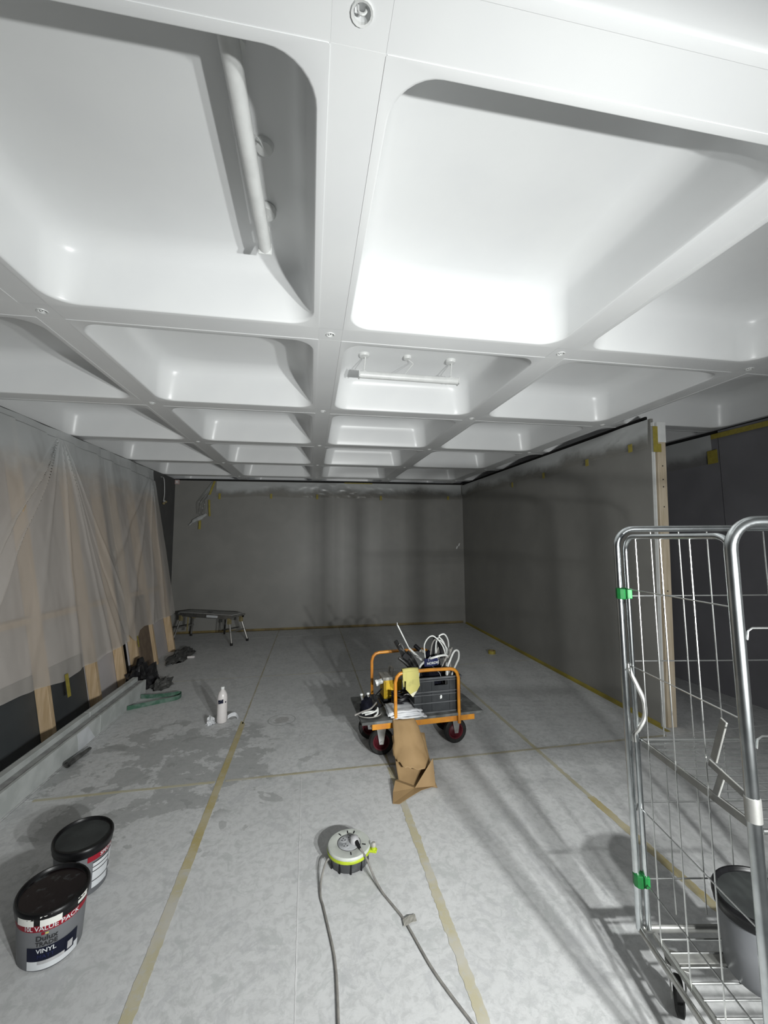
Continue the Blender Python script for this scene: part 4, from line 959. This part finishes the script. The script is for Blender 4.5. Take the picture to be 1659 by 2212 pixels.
# base frame with deck wires
bs = MB().tube([G(.0, .0, .19), G(GW, .0, .19), G(GW, GL, .19), G(0, GL, .19)], .0135, 10, closed=True).build('base_frame', 'zinc', cg, smooth=True)
MB().tube([G(.045, .02, .185), G(.045, GL-.02, .185)], .011, 8).build('base_rail', 'zinc', bs, smooth=True)
for k in range(1, 11):
    MB().tube([G(.045, GL*k/11, .197), G(GW-.02, GL*k/11, .197)], .0032, 6).build('wire', 'wire', bs, smooth=True)
MB().obox(G(GW*.5, .10, .178), GW*.45, .02, .006, g2, g1).build('cross_plate', 'flat', bs, bevel=.002)
MB().obox(G(GW*.5, GL-.12, .178), GW*.45, .02, .006, g2, g1).build('cross_plate', 'flat', bs, bevel=.002)
# folding shelf half way up
sh = MB().tube([G(.04, .02, .868), G(GW-.02, .02, .868), G(GW-.02, GL-.02, .868), G(.04, GL-.02, .868)], .0075, 8, closed=True).build('shelf_frame', 'wire', cg, smooth=True)
for k in range(1, 12):
    y_ = .02+(GL-.04)*k/12
    MB().tube([G(.04, y_, .872), G(GW-.02, y_, .872)], .0032, 6).build('wire', 'wire', sh, smooth=True)
MB().obox(G(.036, GL/2, .862), .0025, GL/2-.03, .012, g2, g1).build('shelf_rail', 'flat', sh, bevel=.001, seg=1)
def bar(p, q, wd, th=.003):
    p = Vector(p); q = Vector(q); d = (q-p); L_ = d.length; d.normalize(); n_ = g2
    return MB().obox((p+q)/2, L_/2, wd, th, d, d.cross(n_).normalized(), n_)
k1 = bar(G(.03, .436, 1.108), G(.03, .386, .975), .011).build('shelf_arm', 'flat', cg, bevel=.001, seg=1)
bar(G(.034, .362, .958), G(.034, .52, .925), .010).build('shelf_link', 'flat', cg, bevel=.001, seg=1)
bar(G(.038, .408, .955), G(.038, .372, .87), .010).build('shelf_link', 'flat', cg, bevel=.001, seg=1)
# bowed latch on the far left post
MB().tube([G(.012, .01, 1.15), G(.014, .012, 1.125), G(.034, .02, 1.07), G(.052, .025, 1.02), G(.054, .025, .96), G(.034, .02, .915), G(.016, .012, .885), G(.016, .012, .86)], .0085, 8, sub=4).build('latch_bar', 'zinc', cg, smooth=True)
for z in (1.42, .365):
    cb = MB().lathe([(.019, -.022), (.021, -.018), (.021, .018), (.019, .022)], G(0.006, .004, z), 10, sx=1.0, rz=-.6).build('plastic_clip', 'green', cg, smooth=False, label='green plastic clip')
    MB().obox(G(.026, .018, z), .010, .008, .020, g2, g1).build('clip_jaw', 'green', cb, bevel=.003)
# castors
def castor(a, b_, sw):
    c = G(a, b_, 0); ax = (g2*math.cos(sw)+g1*math.sin(sw)).normalized(); dx = ax.cross(UZ); n_ = 20
    def ring(prof):
        b2 = MB(); vs = [c+UZ*.055+dx*r*math.cos(2*PI*k/n_)+UZ*r*math.sin(2*PI*k/n_)+ax*t_ for (r, t_) in prof for k in range(n_)]
        return b2.add(vs, [(i*n_+k, (i+1)*n_+k, (i+1)*n_+(k+1) % n_, i*n_+(k+1) % n_) for i in range(len(prof)-1) for k in range(n_)])
    wh_ = ring([(.001, -.014), (.042, -.014), (.054, -.009), (.055, 0), (.054, .009), (.042, .014), (.001, .014)]).build('castor_wheel', 'rubber', cg, smooth=True)
    fk_ = MB().obox(c+UZ*.165, .035, .035, .004, ax, dx).build('castor_plate', 'zinc', cg, bevel=.001, seg=1)
    for s_ in (-1, 1):
        q = c+ax*s_*.022
        MB().hexa([q+ax*o_+dx*x_+UZ*z_ for o_ in (-.0015, .0015) for (x_, z_) in ((-.012, .045), (.012, .045), (.034, .162), (-.03, .162))]).build('fork', 'zinc', fk_)
for a, b_, sw in ((.07, .09, .5), (GW-.07, .09, .2), (.07, GL-.09, .3), (GW-.07, GL-.09, 0)): castor(a, b_, sw)
tub('paint_tub', 'black-lidded paint tub standing inside the roll cage', G(.315, .165, .2005), math.radians(20), .225, False, 0)

# ------------------------------------------------------------------ tube lights in two coffers
def tube_light(label, c, d, L_, roses, n_small):
    """c: centre of the batten, d: unit direction; roses: offsets along d of the hanging roses"""
    c = Vector(c); d = Vector(d); side = Vector((-d.y, d.x, 0)); zt = zc(c.x, c.y)+.322
    t = thing('tube_light', label, 'ceiling light', c)
    bd_ = MB(); prof_ = [(-.024, .022), (-.030, .010), (-.026, -.012), (-.015, -.024), (0, -.028), (.015, -.024), (.026, -.012), (.030, .010), (.024, .022)]
    vs = []
    for e in (-1, 1):
        vs += [c+d*e*L_/2+side*a+UZ*z for a, z in prof_]
    n_ = len(prof_)
    bd_.add(vs, [(k, (k+1) % n_, n_+(k+1) % n_, n_+k) for k in range(n_)]+[tuple(reversed(range(n_))), tuple(range(n_, 2*n_))])
    bd_.build('batten', 'white', t, smooth=True)
    for e in (-1, 1):
        MB().obox(c+d*e*(L_/2+.003), .006, .031, .028, d, side).build('end_cap', 'white', t, bevel=.004)
    return t, zt, side
def rose(t, base, zt, r, drop, hook=True):
    base = Vector(base); top = Vector((base.x, base.y, zt+.004))
    rs = MB().lathe([(r, .004), (r, -.012), (r*.85, -.022), (r*.3, -.026)], Vector((base.x, base.y, zt)), 18, cap1=True).build('ceiling_rose', 'white', t, smooth=True)
    if hook:
        MB().tube([Vector((base.x, base.y, zt-.02)), Vector((base.x+.008, base.y, zt-.035)), Vector((base.x-.004, base.y, drop+.035)), Vector((base.x, base.y, drop+.015))], .006, 8, sub=3).build('hook', 'white', t, smooth=True)
        MB().lathe([(.016, -.012), (.018, -.004), (.018, .010), (.012, .016)], Vector((base.x, base.y, drop+.022)), 12).build('bracket', 'white', t, smooth=True)
c1 = (.800, 3.17, 3.02)
t1, zt1, sd = tube_light('white tube light hung across middle coffer beyond the near right one', c1, (1, .004, 0), .84, None, 0)
for a in (-.38, .36): rose(t1, (c1[0]+a, c1[1], 0), zt1, .045, c1[2])
rose(t1, (c1[0]-.02, c1[1]-.01, 0), zt1, .035, c1[2], False)
MB().tube([(c1[0]-.02, c1[1]-.01, zt1-.02), (c1[0]+.03, c1[1], zt1-.05), (c1[0]+.01, c1[1], zt1-.08), (c1[0]-.05, c1[1], c1[2]+.018)], .003, 6, sub=6).build('flex', 'white', t1, smooth=True)
c2 = (-.232, 1.44, 3.02)
t2, zt2, sd = tube_light('white tube light along right side of the near left coffer', c2, (.02, 1, 0), .84, None, 0)
for a in (-.36, .33): rose(t2, (c2[0]+.02, c2[1]+a, 0), zt2, .045, c2[2])
rose(t2, (c2[0]+.045, c2[1]+.02, 0), zt2, .035, c2[2], False)
MB().tube([(c2[0]+.045, c2[1]+.02, zt2-.02), (c2[0]+.03, c2[1]-.05, zt2-.05), (c2[0]+.01, c2[1]-.1, c2[2]+.018)], .003, 6, sub=5).build('flex', 'white', t2, smooth=True)
